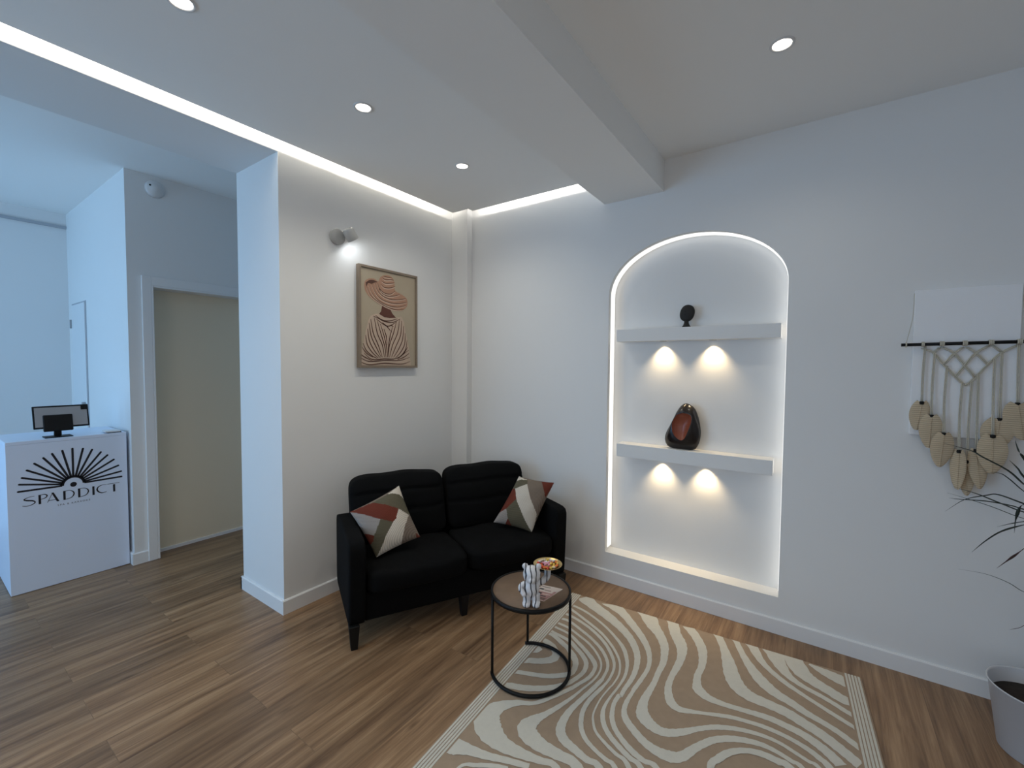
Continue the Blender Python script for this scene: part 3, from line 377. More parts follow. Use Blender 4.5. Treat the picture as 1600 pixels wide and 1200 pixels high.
PILLOW = {'left': {'corners': [(-2.2141,1.5165,0.641),(-2.1163,1.7965,0.7495),(-1.9197,1.7879,0.4767),(-2.0211,1.5508,0.41)],'n': (0.7153,-0.455,0.5299),'patches': [('white',[(1.0,1.0),(0.439,0.928),(0.64,0.849),(0.871,0.675),(1.022,0.426)]),('olive',[(-0.191,0.919),(0.439,0.928),(0.64,0.849),(0.871,0.675),(1.022,0.426),(1.028,-0.095),(0.915,-0.139),(0.608,0.189),(0.198,0.555)]),('rust',[(-1.0,1.0),(-0.191,0.919),(0.198,0.555),(0.592,0.213),(0.326,-0.097),(0.153,-0.162),(-0.332,0.228)]),('lgrey',[(-1.0,1.0),(-0.233,0.16),(-0.73,-0.279),(-1.08,0.048),(-1.08,0.654)]),('olive',[(-0.233,0.16),(0.153,-0.162),(-0.326,-0.478),(-0.489,-0.65),(-0.859,-0.453),(-0.73,-0.279)]),('rust',[(-1.08,0.048),(-0.73,-0.279),(-0.859,-0.453),(-1.175,-0.481)]),('olive',[(-1.175,-0.481),(-0.859,-0.453),(-0.489,-0.65),(-0.899,-0.945),(-1.0,-1.0)]),('white',[(0.594,0.196),(0.908,-0.152),(0.515,-0.5),(0.049,-1.094),(-0.583,-1.186),(-1.043,-1.014),(-0.34,-0.504),(0.146,-0.175)]),('rust',[(0.879,-0.833),(1.045,-0.987),(0.765,-1.154)])]},'right': {'corners': [(-1.6782,2.4826,0.7395),(-1.4566,2.5821,0.7091),(-1.5147,2.3955,0.412),(-1.7534,2.2947,0.457)],'n': (0.4189,-0.8033,0.4226),'patches': [('white',[(-1.0,1.0),(-1.135,0.717),(-0.816,0.869),(-0.428,0.925)]),('olive',[(-1.135,0.717),(-0.825,0.882),(-0.417,0.926),(-0.307,0.747),(-0.83,0.457),(-1.127,0.409)]),('rust',[(-1.127,0.409),(-0.83,0.457),(-0.464,0.055),(-0.714,-0.389),(-1.092,-0.675)]),('lgrey',[(-1.03,-1.006),(-1.092,-0.675),(-0.724,-0.391),(-0.392,-0.762),(-0.396,-1.026)]),('olive',[(-0.48,0.052),(0.522,-0.714),(1.004,-1.007),(-0.001,-1.032),(-0.402,-0.764),(-0.729,-0.401)]),('rust',[(-0.412,-0.766),(-0.051,-0.913),(-0.013,-1.056),(-0.396,-1.026)]),('white',[(-0.83,0.457),(-0.307,0.747),(0.234,0.194),(0.922,-0.342),(1.049,-0.99),(0.616,-0.866),(-0.184,-0.234)]),('rust',[(0.299,1.017),(1.058,1.052),(0.95,0.353)])]}}
# ------------------------------------------------------------------ the room
X0, X1, Y0, Y1, ZC = -5.9, 1.8, -2.3, 3.06, 2.90
LW0 = -3.11                     # back face of the thick left wall
JAMB = 1.33                     # its end beside the reception opening


def struct(mb, name, m, parent=None, bevel=0):
    o = mb.build(name, m, parent, bevel=bevel)
    if not parent: o['kind'] = 'structure'
    return o


b = MB(); b.box(X0 - .1, X1 + .1, Y0 - .1, Y1 + .1, -0.12, 0.0); struct(b, 'floor', M['floor'])
b = MB(); b.box(X0 - .1, X1 + .1, Y0 - .1, Y1 + .1, ZC, ZC + .12); struct(b, 'ceiling', M['ceil'])

# suspended ceiling panel with an open light gap along the two walls, notched round the pipe casing
ZP = 2.752
b = MB()
b.prism([(-2.512, Y0), (-1.237, Y0), (-1.237, 2.77), (-2.345, 2.77), (-2.345, 2.715), (-2.512, 2.715)], 2, ZP, ZP + .022)
struct(b, 'ceiling_panel', M['ceil'])
b = MB(); b.box(-.842, X1, Y0, YR, 2.80, ZC); struct(b, 'ceiling_lounge', M['ceil'])
b = MB(); b.box(-1.237, -.842, Y0, YR, 2.604, ZC); struct(b, 'trim_1', M['ceil'])        # boxed beam
b = MB(); b.box(XL, -2.42, 2.79, YR, 0, ZC); struct(b, 'trim_2', M['paint'])               # pipe casing in the corner

b = MB(); b.box(LW0, XL, JAMB, Y1, 0, ZC); b.box(LW0, XL, Y0, JAMB, 2.722, ZC); struct(b, 'wall_left', M['paint'])

# niche wall
NX0, NX1, NZ0, NZS, NR, NY = -1.197, -.157, .206, 1.98, .345, 2.96
NXC, NHW = (NX0 + NX1) / 2, (NX1 - NX0) / 2


def arch_pts(n=40, inset=0.0):
    return [(NXC - (NHW - inset) * math.cos(math.pi * i / n), NZS + (NR - inset) * math.sin(math.pi * i / n)) for i in range(n + 1)]


b = MB()
A = arch_pts()
def fr(x0, x1, z0, z1): b.poly([(x0, YR, z0), (x1, YR, z0), (x1, YR, z1), (x0, YR, z1)])
fr(XL, NX0, 0, NZ0); fr(NX0, NX1, 0, NZ0); fr(NX1, X1, 0, NZ0)
fr(XL, NX0, NZ0, NZS); fr(NX1, X1, NZ0, NZS); fr(XL, NX0, NZS, ZC); fr(NX1, X1, NZS, ZC)
for p, q in zip(A, A[1:]):
    b.poly([(p[0], YR, p[1]), (q[0], YR, q[1]), (q[0], YR, ZC), (p[0], YR, ZC)])
    b.poly([(p[0], YR, p[1]), (q[0], YR, q[1]), (q[0], NY, q[1]), (p[0], NY, p[1])], smooth=False)
    b.poly([(p[0], NY, p[1]), (q[0], NY, q[1]), (q[0], NY, NZS), (p[0], NY, NZS)]) if min(p[1], q[1]) > NZS + 1e-6 else b.poly([(p[0], NY, p[1]), (q[0], NY, q[1]), (q[0] if q[1] > p[1] else p[0], NY, NZS)])
b.poly([(NX0, YR, NZ0), (NX0, YR, NZS), (NX0, NY, NZS), (NX0, NY, NZ0)])
b.poly([(NX1, YR, NZ0), (NX1, YR, NZS), (NX1, NY, NZS), (NX1, NY, NZ0)])
b.poly([(NX0, YR, NZ0), (NX1, YR, NZ0), (NX1, NY, NZ0), (NX0, NY, NZ0)])
b.poly([(NX0, NY, NZ0), (NX1, NY, NZ0), (NX1, NY, NZS), (NX0, NY, NZS)])
b.poly([(XL, Y1, 0), (X1, Y1, 0), (X1, Y1, ZC), (XL, Y1, ZC)])
b.poly([(XL, YR, ZC), (X1, YR, ZC), (X1, Y1, ZC), (XL, Y1, ZC)])
o = b.build('wall_right', M['paint'], fix=False); o['kind'] = 'structure'

b = MB(); b.box(X1, X1 + .1, Y0 - .1, Y1, 0, ZC); struct(b, 'wall_east', M['paint'])
b = MB(); b.box(X0 - .1, X0, Y0 - .1, 1.02, 0, ZC); struct(b, 'wall_far', M['paint'])
b = MB(); b.box(X0 - .1, -4.133, 1.02, 1.10, 0, ZC); struct(b, 'wall_reception', M['paint'])
b = MB(); b.box(-4.29, LW0, Y1 - .06, Y1, 0, ZC); struct(b, 'wall_passage', M['paint'])
# wall with the doorway behind the reception desk
b = MB()
b.box(-4.40, -4.133, 1.10, 1.157, 0, ZC); b.box(-4.40, -4.133, 1.157, 1.97, 2.082, ZC); b.box(-4.40, -4.133, 1.97, Y1, 0, ZC)
b.box(-4.40, -4.30, 1.157, 1.97, 0, 2.082)
struct(b, 'wall_doorway', M['paint'])
# street front behind the camera with two glazed openings
b = MB()
W1 = (-5.8, -2.85, .08, 2.62); W2 = (-1.6, 1.0, .45, 2.45)
for x0, x1 in ((X0 - .1, W1[0]), (W1[1], W2[0]), (W2[1], X1 + .1)): b.box(x0, x1, Y0 - .1, Y0, 0, ZC)
for w in (W1, W2):
    b.box(w[0], w[1], Y0 - .1, Y0, 0, w[2]); b.box(w[0], w[1], Y0 - .1, Y0, w[3], ZC)
struct(b, 'wall_front', M['paint'])
for k, w in enumerate((W1, W2)):
    f = MB(); t = .06
    f.box(w[0], w[0] + t, Y0 - .08, Y0 - .02, w[2], w[3]); f.box(w[1] - t, w[1], Y0 - .08, Y0 - .02, w[2], w[3])
    f.box(w[0] + t, w[1] - t, Y0 - .08, Y0 - .02, w[2], w[2] + t); f.box(w[0] + t, w[1] - t, Y0 - .08, Y0 - .02, w[3] - t, w[3])
    xm = (w[0] + w[1]) / 2; f.box(xm - .03, xm + .03, Y0 - .08, Y0 - .02, w[2] + t, w[3] - t)
    o = struct(f, 'window_%d' % (k + 1), M['trim'])
    g = MB(); g.box(w[0] + t, w[1] - t, Y0 - .055, Y0 - .049, w[2] + t, w[3] - t); g.build('pane', M['glass'], o)

# skirting boards: flat board with a small chamfer along the top
def skirting(name, run, h=.086, t=.013):
    """run: list of (x0,y0,x1,y1,nx,ny): wall line and its room-side normal"""
    s = MB()
    for x0, y0, x1, y1, nx, ny in run:
        d = Vector((x1 - x0, y1 - y0, 0))
        prof = [(0, 0), (t, 0), (t, h - .006), (t - .006, h), (0, h)]
        for p, q in zip(prof, prof[1:] + prof[:1]):
            s.poly([(x0 + nx * p[0], y0 + ny * p[0], p[1]), (x1 + nx * p[0], y1 + ny * p[0], p[1]), (x1 + nx * q[0], y1 + ny * q[0], q[1]), (x0 + nx * q[0], y0 + ny * q[0], q[1])])
        for xx, yy in ((x0, y0), (x1, y1)):
            s.poly([(xx + nx * p[0], yy + ny * p[0], p[1]) for p in prof])
    o = s.build(name, M['trim']); o['kind'] = 'structure'
    return o


skirting('baseboard_right', [(-2.42, YR, X1, YR, 0, -1), (XL, 2.79, -2.407, 2.79, 0, -1), (-2.42, 2.79, -2.42, YR, 1, 0)])
skirting('baseboard_left', [(XL, JAMB - .013, XL, 2.79, 1, 0), (LW0 - .013, JAMB, XL, JAMB, 0, -1), (LW0, JAMB - .013, LW0, 3.0, -1, 0)])
skirting('baseboard_reception', [(-4.133, 1.007, -4.133, 1.10, 1, 0), (X0, 1.02, -5.78, 1.02, 0, -1), (-5.26, 1.02, -4.133, 1.02, 0, -1), (X0, Y0, X0, 1.02, 1, 0)])

# closed cream door set back in its white frame
b = MB(); b.box(-4.30, -4.262, 1.157, 1.97, 0.022, 2.082); d1 = struct(b, 'door_1', M['door'])
b = MB()
b.box(-4.133, -4.113, 1.10, 1.157, 0, 2.149); b.box(-4.133, -4.113, 1.97, 2.03, 0, 2.149); b.box(-4.133, -4.113, 1.157, 1.97, 2.082, 2.149)
b.box(-4.262, -4.113, 1.157, 1.170, 0, 2.082); b.box(-4.262, -4.113, 1.957, 1.97, 0, 2.082); b.box(-4.262, -4.113, 1.17, 1.957, 2.069, 2.082)
b.build('door_frame', M['trim'], d1, bevel=.003)
b = MB(); b.box(-4.262, -4.250, 1.17, 1.957, 0, .024); b.build('threshold_strip', M['trim'], d1)

# flush white door in the reception side wall
b = MB(); b.box(-5.75, -5.29, 1.010, 1.02, 0.01, 2.03); d2 = struct(b, 'door_2', M['doorwhite'])
b = MB()
for x0, x1, z0, z1 in ((-5.765, -5.752, 0, 2.045), (-5.288, -5.275, 0, 2.045), (-5.752, -5.288, 2.032, 2.045)): b.box(x0, x1, 1.016, 1.0205, z0, z1)
b.build('door_gap', M['grey'], d2)
b = MB(); b.box(-5.36, -5.335, .985, 1.010, .985, 1.15); b.build('door_handle', M['grey_plastic'], d2, bevel=.004)
b = MB(); b.box(-5.766, -5.752, .998, 1.010, 1.82, 1.90); b.build('hinge', M['grey_plastic'], d2)
b = MB(); b.box(X0, X0 + .02, Y0, 1.02, 2.762, 2.786); struct(b, 'trim_3', M['grey'])     # thin rail high on the far wall

# ------------------------------------------------------------------ lamps that belong to the room
def led(name, label, mb, mts, lights):
    o = mb.build(name, mts); tag(o, label, 'light strip')
    for l in lights: l.parent = o
    return o


b = MB(); b.box(-2.452, -2.440, Y0 + .05, 2.62, ZP + .022, ZP + .045)
led('led_strip', 'white light strip hidden above the ceiling gap along the picture wall', b, M['white_plastic'],
    [area('led_glow', (-2.453, (Y0 + 2.65) / 2, ZP + .056), (0, math.radians(90), 0), .012, 2.65 - Y0, PW_COVE * (2.65 - Y0), (1.0, .95, .86))])
b = MB(); b.box(-2.28, -1.25, 2.698, 2.710, ZP + .022, ZP + .045)
led('led_strip', 'white light strip hidden above the short ceiling gap beside the beam', b, M['white_plastic'],
    [area('led_glow', (-1.765, 2.711, ZP + .056), (math.radians(90), 0, 0), 1.03, .012, PW_COVE * 1.03, (1.0, .97, .92))])
# niche: diffuser profile let into the reveal, up both sides and round the arch
b = MB()
ins = .004
LY0, LY1 = 2.890, 2.950
path = [(NX0 + ins, NZ0 + .02), (NX0 + ins, NZS)] + arch_pts(40, ins)[1:-1] + [(NX1 - ins, NZS), (NX1 - ins, NZ0 + .02)]
out = [(NX0 + .0005, NZ0 + .02), (NX0 + .0005, NZS)] + arch_pts(40, .0005)[1:-1] + [(NX1 - .0005, NZS), (NX1 - .0005, NZ0 + .02)]
for k in range(len(path) - 1):
    p, q, P, Q = path[k], path[k + 1], out[k], out[k + 1]
    b.poly([(p[0], LY0, p[1]), (q[0], LY0, q[1]), (q[0], LY1, q[1]), (p[0], LY1, p[1])])
    b.poly([(P[0], LY0, P[1]), (Q[0], LY0, Q[1]), (q[0], LY0, q[1]), (p[0], LY0, p[1])])
    b.poly([(p[0], LY1, p[1]), (q[0], LY1, q[1]), (Q[0], LY1, Q[1]), (P[0], LY1, P[1])])
led('led_strip', 'white glowing light strip lining the arched wall niche', b, M['led'], [])


def downlight(x, y, z, label, power=1.0):
    t = thing('downlight', label, 'ceiling light', (x, y, z), 0, 'recessed ceiling downlights')
    r = MB(); r.lathe([(.034, -.001), (.036, -.004), (.044, -.004), (.046, 0.0)], n=28); r.build('trim_ring', M['white_plastic'], t)
    l = MB(); l.lathe([(0, -.0026), (.028, -.0024), (.034, -.001)], n=24); l.build('lamp_lens', M['lens'], t)
    d = bpy.data.lights.new('bulb', 'SPOT'); d.energy = PW_DOWN * power; d.color = WARM; d.spot_size = math.radians(150); d.spot_blend = 1.0; d.shadow_soft_size = .03
    lo = bpy.data.objects.new('bulb', d); COL.objects.link(lo); lo.parent = t; lo.location = (0, 0, -.03)
    return t


downlight(-1.880, 2.116, ZP, 'recessed ceiling downlight above the sofa, closest to the room corner')
downlight(-1.860, 1.372, ZP, 'recessed ceiling downlight in the middle of the row leading to the corner')
downlight(-1.850, .624, ZP, 'recessed ceiling downlight half cut off by the top edge of the photo')
downlight(-.165, 2.109, 2.80, 'recessed ceiling downlight in the ceiling field above the arched niche', .45)
for x, y, z in ((-1.85, -.12, ZP), (-1.85, -.87, ZP), (-.165, .6, 2.80), (-.165, -.9, 2.80)):
    downlight(x, y, z, 'recessed ceiling downlight in the ceiling behind the viewer', 1.0 if x < -1 else .75)

# shelves in the niche, each with two small spots underneath
def shelf(z0, z1, x0, x1, spots, label):
    zm = z0
    t = thing('niche_shelf', label, 'shelf', ((x0 + x1) / 2, NY, z0), 0, 'thick white shelves in the arched niche')
    s = MB(); s.box(x0 - t.location.x, x1 - t.location.x, 2.853 - NY, -.0005, 0, z1 - z0); s.build('board', M['paint'], t, bevel=.002)
    for sx in spots:
        p = MB(); p.lathe([(.013, -.0008), (.014, -.003), (.021, -.003), (.022, 0)], (sx - t.location.x, 2.918 - NY, 0), n=20)
        p.lathe([(0, -.0018), (.013, -.0008)], (sx - t.location.x, 2.918 - NY, 0), n=20, m=1)
        p.build('spotlight', [M['grey_plastic'], M['lens_warm']], t)
        d = bpy.data.lights.new('shelf_bulb', 'SPOT'); d.energy = PW_SHELF; d.color = (1.0, .76, .44); d.spot_size = math.radians(96); d.spot_blend = 1.0; d.shadow_soft_size = .010
        lo = bpy.data.objects.new('shelf_bulb', d); COL.objects.link(lo); lo.parent = t; lo.location = (sx - t.location.x, 2.918 - NY, -.006)
        lo.rotation_euler = (math.radians(8), 0, 0)
    return t


shelf(1.668, 1.748, -1.140, -.186, (-.845, -.545), 'upper thick white niche shelf carrying the small dark disc sculpture')
shelf(.889, .976, -1.126, -.205, (-.84, -.57), 'lower thick white niche shelf carrying the dark egg-shaped sculpture')

# wall lamp over the picture
t = thing('wall_lamp', 'small round pale swivel wall lamp shining down beside the hat picture', 'wall lamp', (XL, 1.70, 2.325))
b = MB(); b.lathe([(0, .034), (.040, .034), (.047, .030), (.050, .022), (.050, 0), (0, 0)], n=32)
b.build('wall_mount', M['lamp_grey'], t, rot=(0, math.radians(90), 0))
aim = Vector((.02, .56, -.80)).normalized()
hd = MB(); hd.lathe([(0, -.040), (.024, -.040), (.033, -.034), (.037, -.020), (.037, .034), (.035, .037), (.032, .037), (.031, .030)], n=28)
ho = hd.build('lamp_head', M['lamp_grey'], t, loc=(.086, .045, .012))
ho.rotation_mode = 'QUATERNION'; ho.rotation_quaternion = aim.to_track_quat('Z', 'Y')
ln = MB(); ln.lathe([(0, .031), (.031, .0305)], n=24)
lo_ = ln.build('lamp_lens', M['lens_cool'], ho)
d = bpy.data.lights.new('picture_bulb', 'SPOT'); d.energy = PW_PICTURE; d.color = (.90, .96, 1.0); d.spot_size = math.radians(170); d.spot_blend = .6; d.shadow_soft_size = .025
lo = bpy.data.objects.new('picture_bulb', d); COL.objects.link(lo); lo.parent = t
lo.location = Vector((.098, .045, .012)) + aim * .048
lo.rotation_mode = 'QUATERNION'; lo.rotation_quaternion = Vector((-.25, .50, -.83)).normalized().to_track_quat('-Z', 'Y')

# smoke detector on the wall above the doorway
t = thing('smoke_detector', 'round white smoke detector high on the wall above the doorway', 'smoke detector', (-4.133, 1.196, 2.803))
b = MB(); b.lathe([(0, .036), (.030, .036), (.034, .031), (.050, .029), (.058, .020), (.062, .012), (.062, 0), (0, 0)], n=36); b.build('housing', M['white_plastic'], t, rot=(0, math.radians(90), 0))
b = MB(); b.lathe([(0, .004), (.006, .004), (.006, 0)], n=12); b.build('sensor_hole', M['black_metal'], t, loc=(.030, -.034, .016), rot=(0, math.radians(90), 0))
# ------------------------------------------------------------------ reception desk
DX, DY0, DY1, DZ = -4.18, .413, 1.003, .992
t = thing('reception_desk', 'white box reception desk with black sunburst logo on its front', 'desk', (DX, (DY0 + DY1) / 2, 0))
oy = -(DY0 + DY1) / 2
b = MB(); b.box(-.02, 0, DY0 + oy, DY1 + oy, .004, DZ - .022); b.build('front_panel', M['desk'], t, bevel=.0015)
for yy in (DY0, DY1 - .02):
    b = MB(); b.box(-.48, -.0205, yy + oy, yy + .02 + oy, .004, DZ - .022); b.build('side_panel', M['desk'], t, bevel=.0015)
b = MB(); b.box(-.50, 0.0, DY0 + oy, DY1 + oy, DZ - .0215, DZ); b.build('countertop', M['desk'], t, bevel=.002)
LZ = .0008


def stroke(mb, pts, w, x=LZ, closed=False, n=5):
    """flat ribbon on the desk front: pts (y,z); w number or list"""
    P = smooth_path([(0, p[0], p[1]) for p in pts], n) if len(pts) > 2 else [Vector((0, p[0], p[1])) for p in pts]
    if not isinstance(w, (list, tuple)): W = [w] * len(P)
    else:
        W = []
        for k in range(len(P)):
            s = k / (len(P) - 1) * (len(w) - 1); i = min(int(s), len(w) - 2); W.append(w[i] + (w[i + 1] - w[i]) * (s - i))
    rows = []
    for k, p in enumerate(P):
        tg = (P[min(k + 1, len(P) - 1)] - P[max(k - 1, 0)]).normalized()
        nn = Vector((0, -tg.z, tg.y)) * W[k] / 2
        rows.append((mb.vert((x, p.y + nn.y, p.z + nn.z)), mb.vert((x, p.y - nn.y, p.z - nn.z))))
    for a, c in zip(rows, rows[1:]): mb.face((a[0], a[1], c[1], c[0]))


def disc(mb, cy, cz, r, x=LZ, n=28): mb.poly([(x, cy + r * math.cos(2 * math.pi * k / n), cz + r * math.sin(2 * math.pi * k / n)) for k in range(n)])


lc = (.7155, .664)
b = MB(); disc(b, lc[0], lc[1], .0165)
n = 36
for k in range(n):
    a0, a1 = math.pi * k / n, math.pi * (k + 1) / n
    b.poly([(LZ, lc[0] + r * math.cos(a), lc[1] + r * math.sin(a)) for r, a in ((.046, a0), (.062, a0), (.062, a1), (.046, a1))])
for ty, tz in TIPS:
    d = Vector((0, ty - lc[0], tz - lc[1])); L = d.length; d.normalize()
    p0 = (lc[0] + d.y * .055, lc[1] + d.z * .055)
    stroke(b, [p0, (ty, tz)], .0118); disc(b, ty, tz, .0059, n=14)
b.build('sunburst_logo', M['logo'], t, loc=(0, oy, 0), fix=False)
b = MB()
def bar(y0, y1, z0, z1): b.poly([(LZ, y0, z0), (LZ, y1, z0), (LZ, y1, z1), (LZ, y0, z1)])
stroke(b, [(.531, .6265), (.505, .6240), (.485, .6135), (.497, .6050), (.522, .5975), (.533, .5865), (.523, .5745), (.500, .5680), (.477, .5730)], [.0028, .003, .006, .0085, .008, .006, .0045, .0035, .003])
bar(.5485, .5600, .567, .6285); stroke(b, [(.558, .6265), (.576, .6275), (.588, .6175), (.581, .6040), (.560, .5975)], [.003, .0045, .0065, .005, .003])
b.poly([(LZ, .608, .6300), (LZ, .619, .6300), (LZ, .6450, .5660), (LZ, .6330, .5660)]); stroke(b, [(.613, .627), (.589, .568)], .0028); stroke(b, [(.594, .580), (.634, .581)], .0032)
for off in (0, .0725):
    bar(.664 + off, .6755 + off, .567, .6285)
    stroke(b, [(.674 + off, .6268), (.697 + off, .6262), (.714 + off, .612), (.7155 + off, .594), (.702 + off, .5755), (.674 + off, .5690)], [.003, .0035, .006, .007, .0045, .003])
bar(.8095, .8210, .566, .6275)
stroke(b, [(.886, .6245), (.862, .6272), (.842, .6180), (.8345, .6020), (.841, .5840), (.860, .5715), (.885, .5745)], [.0028, .0035, .006, .0085, .0075, .006, .003])
bar(.9205, .9320, .5655, .6190); stroke(b, [(.889, .6268), (.9565, .6250)], .0032)
b.build('lettering', M['logo'], t, loc=(0, oy, 0), fix=False)
tc = bpy.data.curves.new('tagline', 'FONT'); tc.body = 'SPA & KARAOKE'; tc.size = .0160; tc.space_character = 1.45; tc.align_x = 'CENTER'
to = bpy.data.objects.new('tagline_tmp', tc); COL.objects.link(to)
bpy.context.view_layer.update()
dg = bpy.context.evaluated_depsgraph_get()
tm = bpy.data.meshes.new_from_object(to.evaluated_get(dg)); bpy.data.objects.remove(to)
tm.materials.clear(); tm.materials.append(M['logo_thin'])
tg_ = bpy.data.objects.new('tagline', tm); COL.objects.link(tg_); tg_.parent = t
tg_.rotation_euler = (math.radians(90), 0, math.radians(90)); tg_.location = (LZ, .7165 + oy, .533)

# tablet on its stand, seen from behind
t = thing('tablet_stand', 'black tablet on a pedestal stand on top of the reception desk', 'tablet', (-4.26, .662, DZ))
b = MB(); b.box(-.055, .045, -.068, .068, 0, .006); b.build('stand_base', M['black_metal'], t, bevel=.002)
b = MB(); b.frustum((-.01, 0, .006), (.012, .018), (.0, 0, .085), (.010, .018)); b.build('stand_neck', M['black_metal'], t, bevel=.002)
tilt = math.radians(-12)
b = MB(); b.box(-.010, .010, -.072, .072, -.060, .052); b.build('bracket', M['black_metal'], t, loc=(.004, .002, .100), rot=(0, tilt, 0), bevel=.006)
b = MB(); b.box(-.006, .004, -.138, .138, -.077, .077); tb = b.build('tablet_body', M['black_metal'], t, loc=(-.010, .022, .137), rot=(0, tilt, math.radians(2)), bevel=.004)
b = MB(); b.box(.0041, .0052, -.129, .129, -.066, .066); b.build('back_plate', M['grey_plastic'], tb, bevel=.0004)
b = MB(); b.box(.0053, .0075, .098, .130, .040, .066); b.build('camera_bump', M['black_metal'], tb)
b = MB(); b.box(-.0072, -.0061, -.130, .130, -.069, .069); b.build('screen', M['screen'], tb)

t = thing('card_reader', 'flat white card reader lying on the desk beside the tablet', 'card reader', (-4.245, .940, DZ))
b = MB(); b.box(-.05, .05, -.036, .040, 0, .005); b.build('underside', M['black_metal'], t)
b = MB(); b.box(-.05, .052, -.050, .036, .0052, .016); b.build('casing', M['white_plastic'], t, bevel=.003)

# ------------------------------------------------------------------ sofa, set askew in the corner
FL = (-1.955, 1.335)
ANG = math.atan2(.887, .461)
SW, SD, AW, AH = 1.36, .655, .09, .575
sofa = thing('sofa', 'small black fabric two-seat sofa standing askew in the corner', 'sofa', (FL[0], FL[1], 0), ANG)


def part(mb, name, m, bevel=0, parent=sofa):
    return mb.build(name, m, parent, bevel=bevel)


b = MB(); b.box(AW - .01, SW - AW + .01, .045, .60, .125, .275); part(b, 'seat_frame', M['sofa'], .012)
b = MB(); b.box(AW - .01, SW - AW + .01, .50, .605, .276, .62); part(b, 'back_frame', M['sofa'], .02)
for side, x0 in ((0, 0.0), (1, SW - AW)):
    def arm_fn(u, v, w, p, x0=x0):
        # gently rounded top, front face leaning in a touch towards the floor
        k = (p.z - .12) / (AH - .12)
        p.y += .022 * (1 - k) * (1 if v < 0 else 0)
        p.z -= .018 * max(0, v) * max(0, w)
        return p
    b = MB(); b.soft((x0 + AW / 2, .31, (AH + .115) / 2), (AW / 2, .31, (AH - .115) / 2), k=14, n=14, fn=arm_fn); part(b, 'armrest', M['sofa'])
for x0 in (AW + .002, SW / 2 + .002):
    hx = (SW / 2 - AW - .004) / 2
    def seat_fn(u, v, w, p):
        p.z += (.022 * (1 - u * u) * (1 - v * v) + .004 * math.sin(9 * u + 5 * v)) * (1 if w > 0 else 0)
        if v < 0: p.y -= .012 * (1 - u * u) * (1 - w * w)
        return p
    b = MB(); b.soft((x0 + hx, .235, .335), (hx, .245, .062), k=7, n=16, fn=seat_fn); part(b, 'seat_cushion', M['sofa'])
for k, (x0, x1) in enumerate(((.070, .672), (.690, 1.288))):
    hx = (x1 - x0) / 2
    def back_fn(u, v, w, p, hx=hx):
        puff = (1 - abs(u) ** 3) * (1 - abs(w) ** 3)
        g = 0
        if v < 0:
            for zz in (.52, -.05): g += math.exp(-((w - zz) / .045) ** 2) * .016
            for xx in (-.33, .33): g += math.exp(-((u - xx) / .03) ** 2) * .006 * (1 if -.05 < w < .52 else 0)
            p.y -= .035 * puff - g * min(1, puff * 2 + .3)
        else: p.y += .012 * puff
        p.z += .010 * (1 - u * u) * (1 if w > 0 else 0) + .003 * math.sin(7 * u)
        s = (p.z - .42) * .30
        p.y += s
        return p
    b = MB(); b.soft(((x0 + x1) / 2, .455, .588), (hx, .062, .192), k=8, n=30, fn=back_fn); part(b, 'back_cushion', M['sofa'])
for lx, ly in ((.028, .035), (SW - .028, .035), (.66, .075), (.075, .50), (SW - .075, .50)):
    b = MB(); b.frustum((lx, ly, 0), (.017, .017), (lx, ly, .13), (.027, .027)); part(b, 'leg', M['sofa_leg'], .003)

# patchwork cushions
CC = {'white': (.66, .60, .52), 'olive': (.125, .112, .075), 'rust': (.155, .036, .022), 'lgrey': (.34, .31, .29), 'taupe': (.215, .170, .135)}
RIB = {k: ribbed('corded_cloth_' + k, c, 52 if k != 'rust' else 60, 'Z' if k in ('lgrey', 'olive') else 'X', .30) for k, c in CC.items()}
order = ['taupe', 'white', 'olive', 'rust', 'lgrey']


def inside(p, poly):
    x, y = p; r = False; j = len(poly) - 1
    for i in range(len(poly)):
        xi, yi = poly[i]; xj, yj = poly[j]
        if (yi > y) != (yj > y) and x < (xj - xi) * (y - yi) / (yj - yi) + xi: r = not r
        j = i
    return r


def pillow(key, label):
    d = PILLOW[key]
    c = [Vector(p) for p in d['corners']]; nrm = Vector(d['n'])
    org = min(c, key=lambda p: p.z).copy()
    th = .060
    def base(u, v):
        return (c[3] * (1 - u) * (1 - v) + c[2] * (1 + u) * (1 - v) + c[1] * (1 + u) * (1 + v) + c[0] * (1 - u) * (1 + v)) / 4 - org
    def surf(sgn):
        def fn(s, t_):
            u, v = 2 * s - 1, 2 * t_ - 1
            uu = u * (1 - .045 * (1 - v * v)); vv = v * (1 - .045 * (1 - u * u))
            h = th * (max(0, (1 - abs(u) ** 2.2) * (1 - abs(v) ** 2.2))) ** .55
            h += .0035 * math.sin(6 * u + 2) * math.sin(5 * v) * (1 - u * u) * (1 - v * v)
            return base(uu, vv) + nrm * (h * sgn)
        return fn
    def mf(s, t_):
        p = (2 * s - 1, 2 * t_ - 1)
        for name, poly in d['patches']:
            if inside(p, poly): return order.index(name)
        return 0
    b = MB(); N_ = 72
    b.grid(surf(1), N_, N_, mfn=mf); b.grid(surf(-.85), 24, 24, m=0)
    if key == 'left': org += Vector((.461, .887, 0)) * .006 + Vector((0, 0, .004))
    o = b.build('patchwork_cushion', [RIB[k] for k in order], loc=org)
    return tag(o, label, 'cushion', 'patchwork cushions on the sofa')


pillow('left', 'patchwork cushion balanced on a corner against the sofa arm beside the picture wall')
pillow('right', 'patchwork cushion tipped against the sofa arm nearest the arched niche')

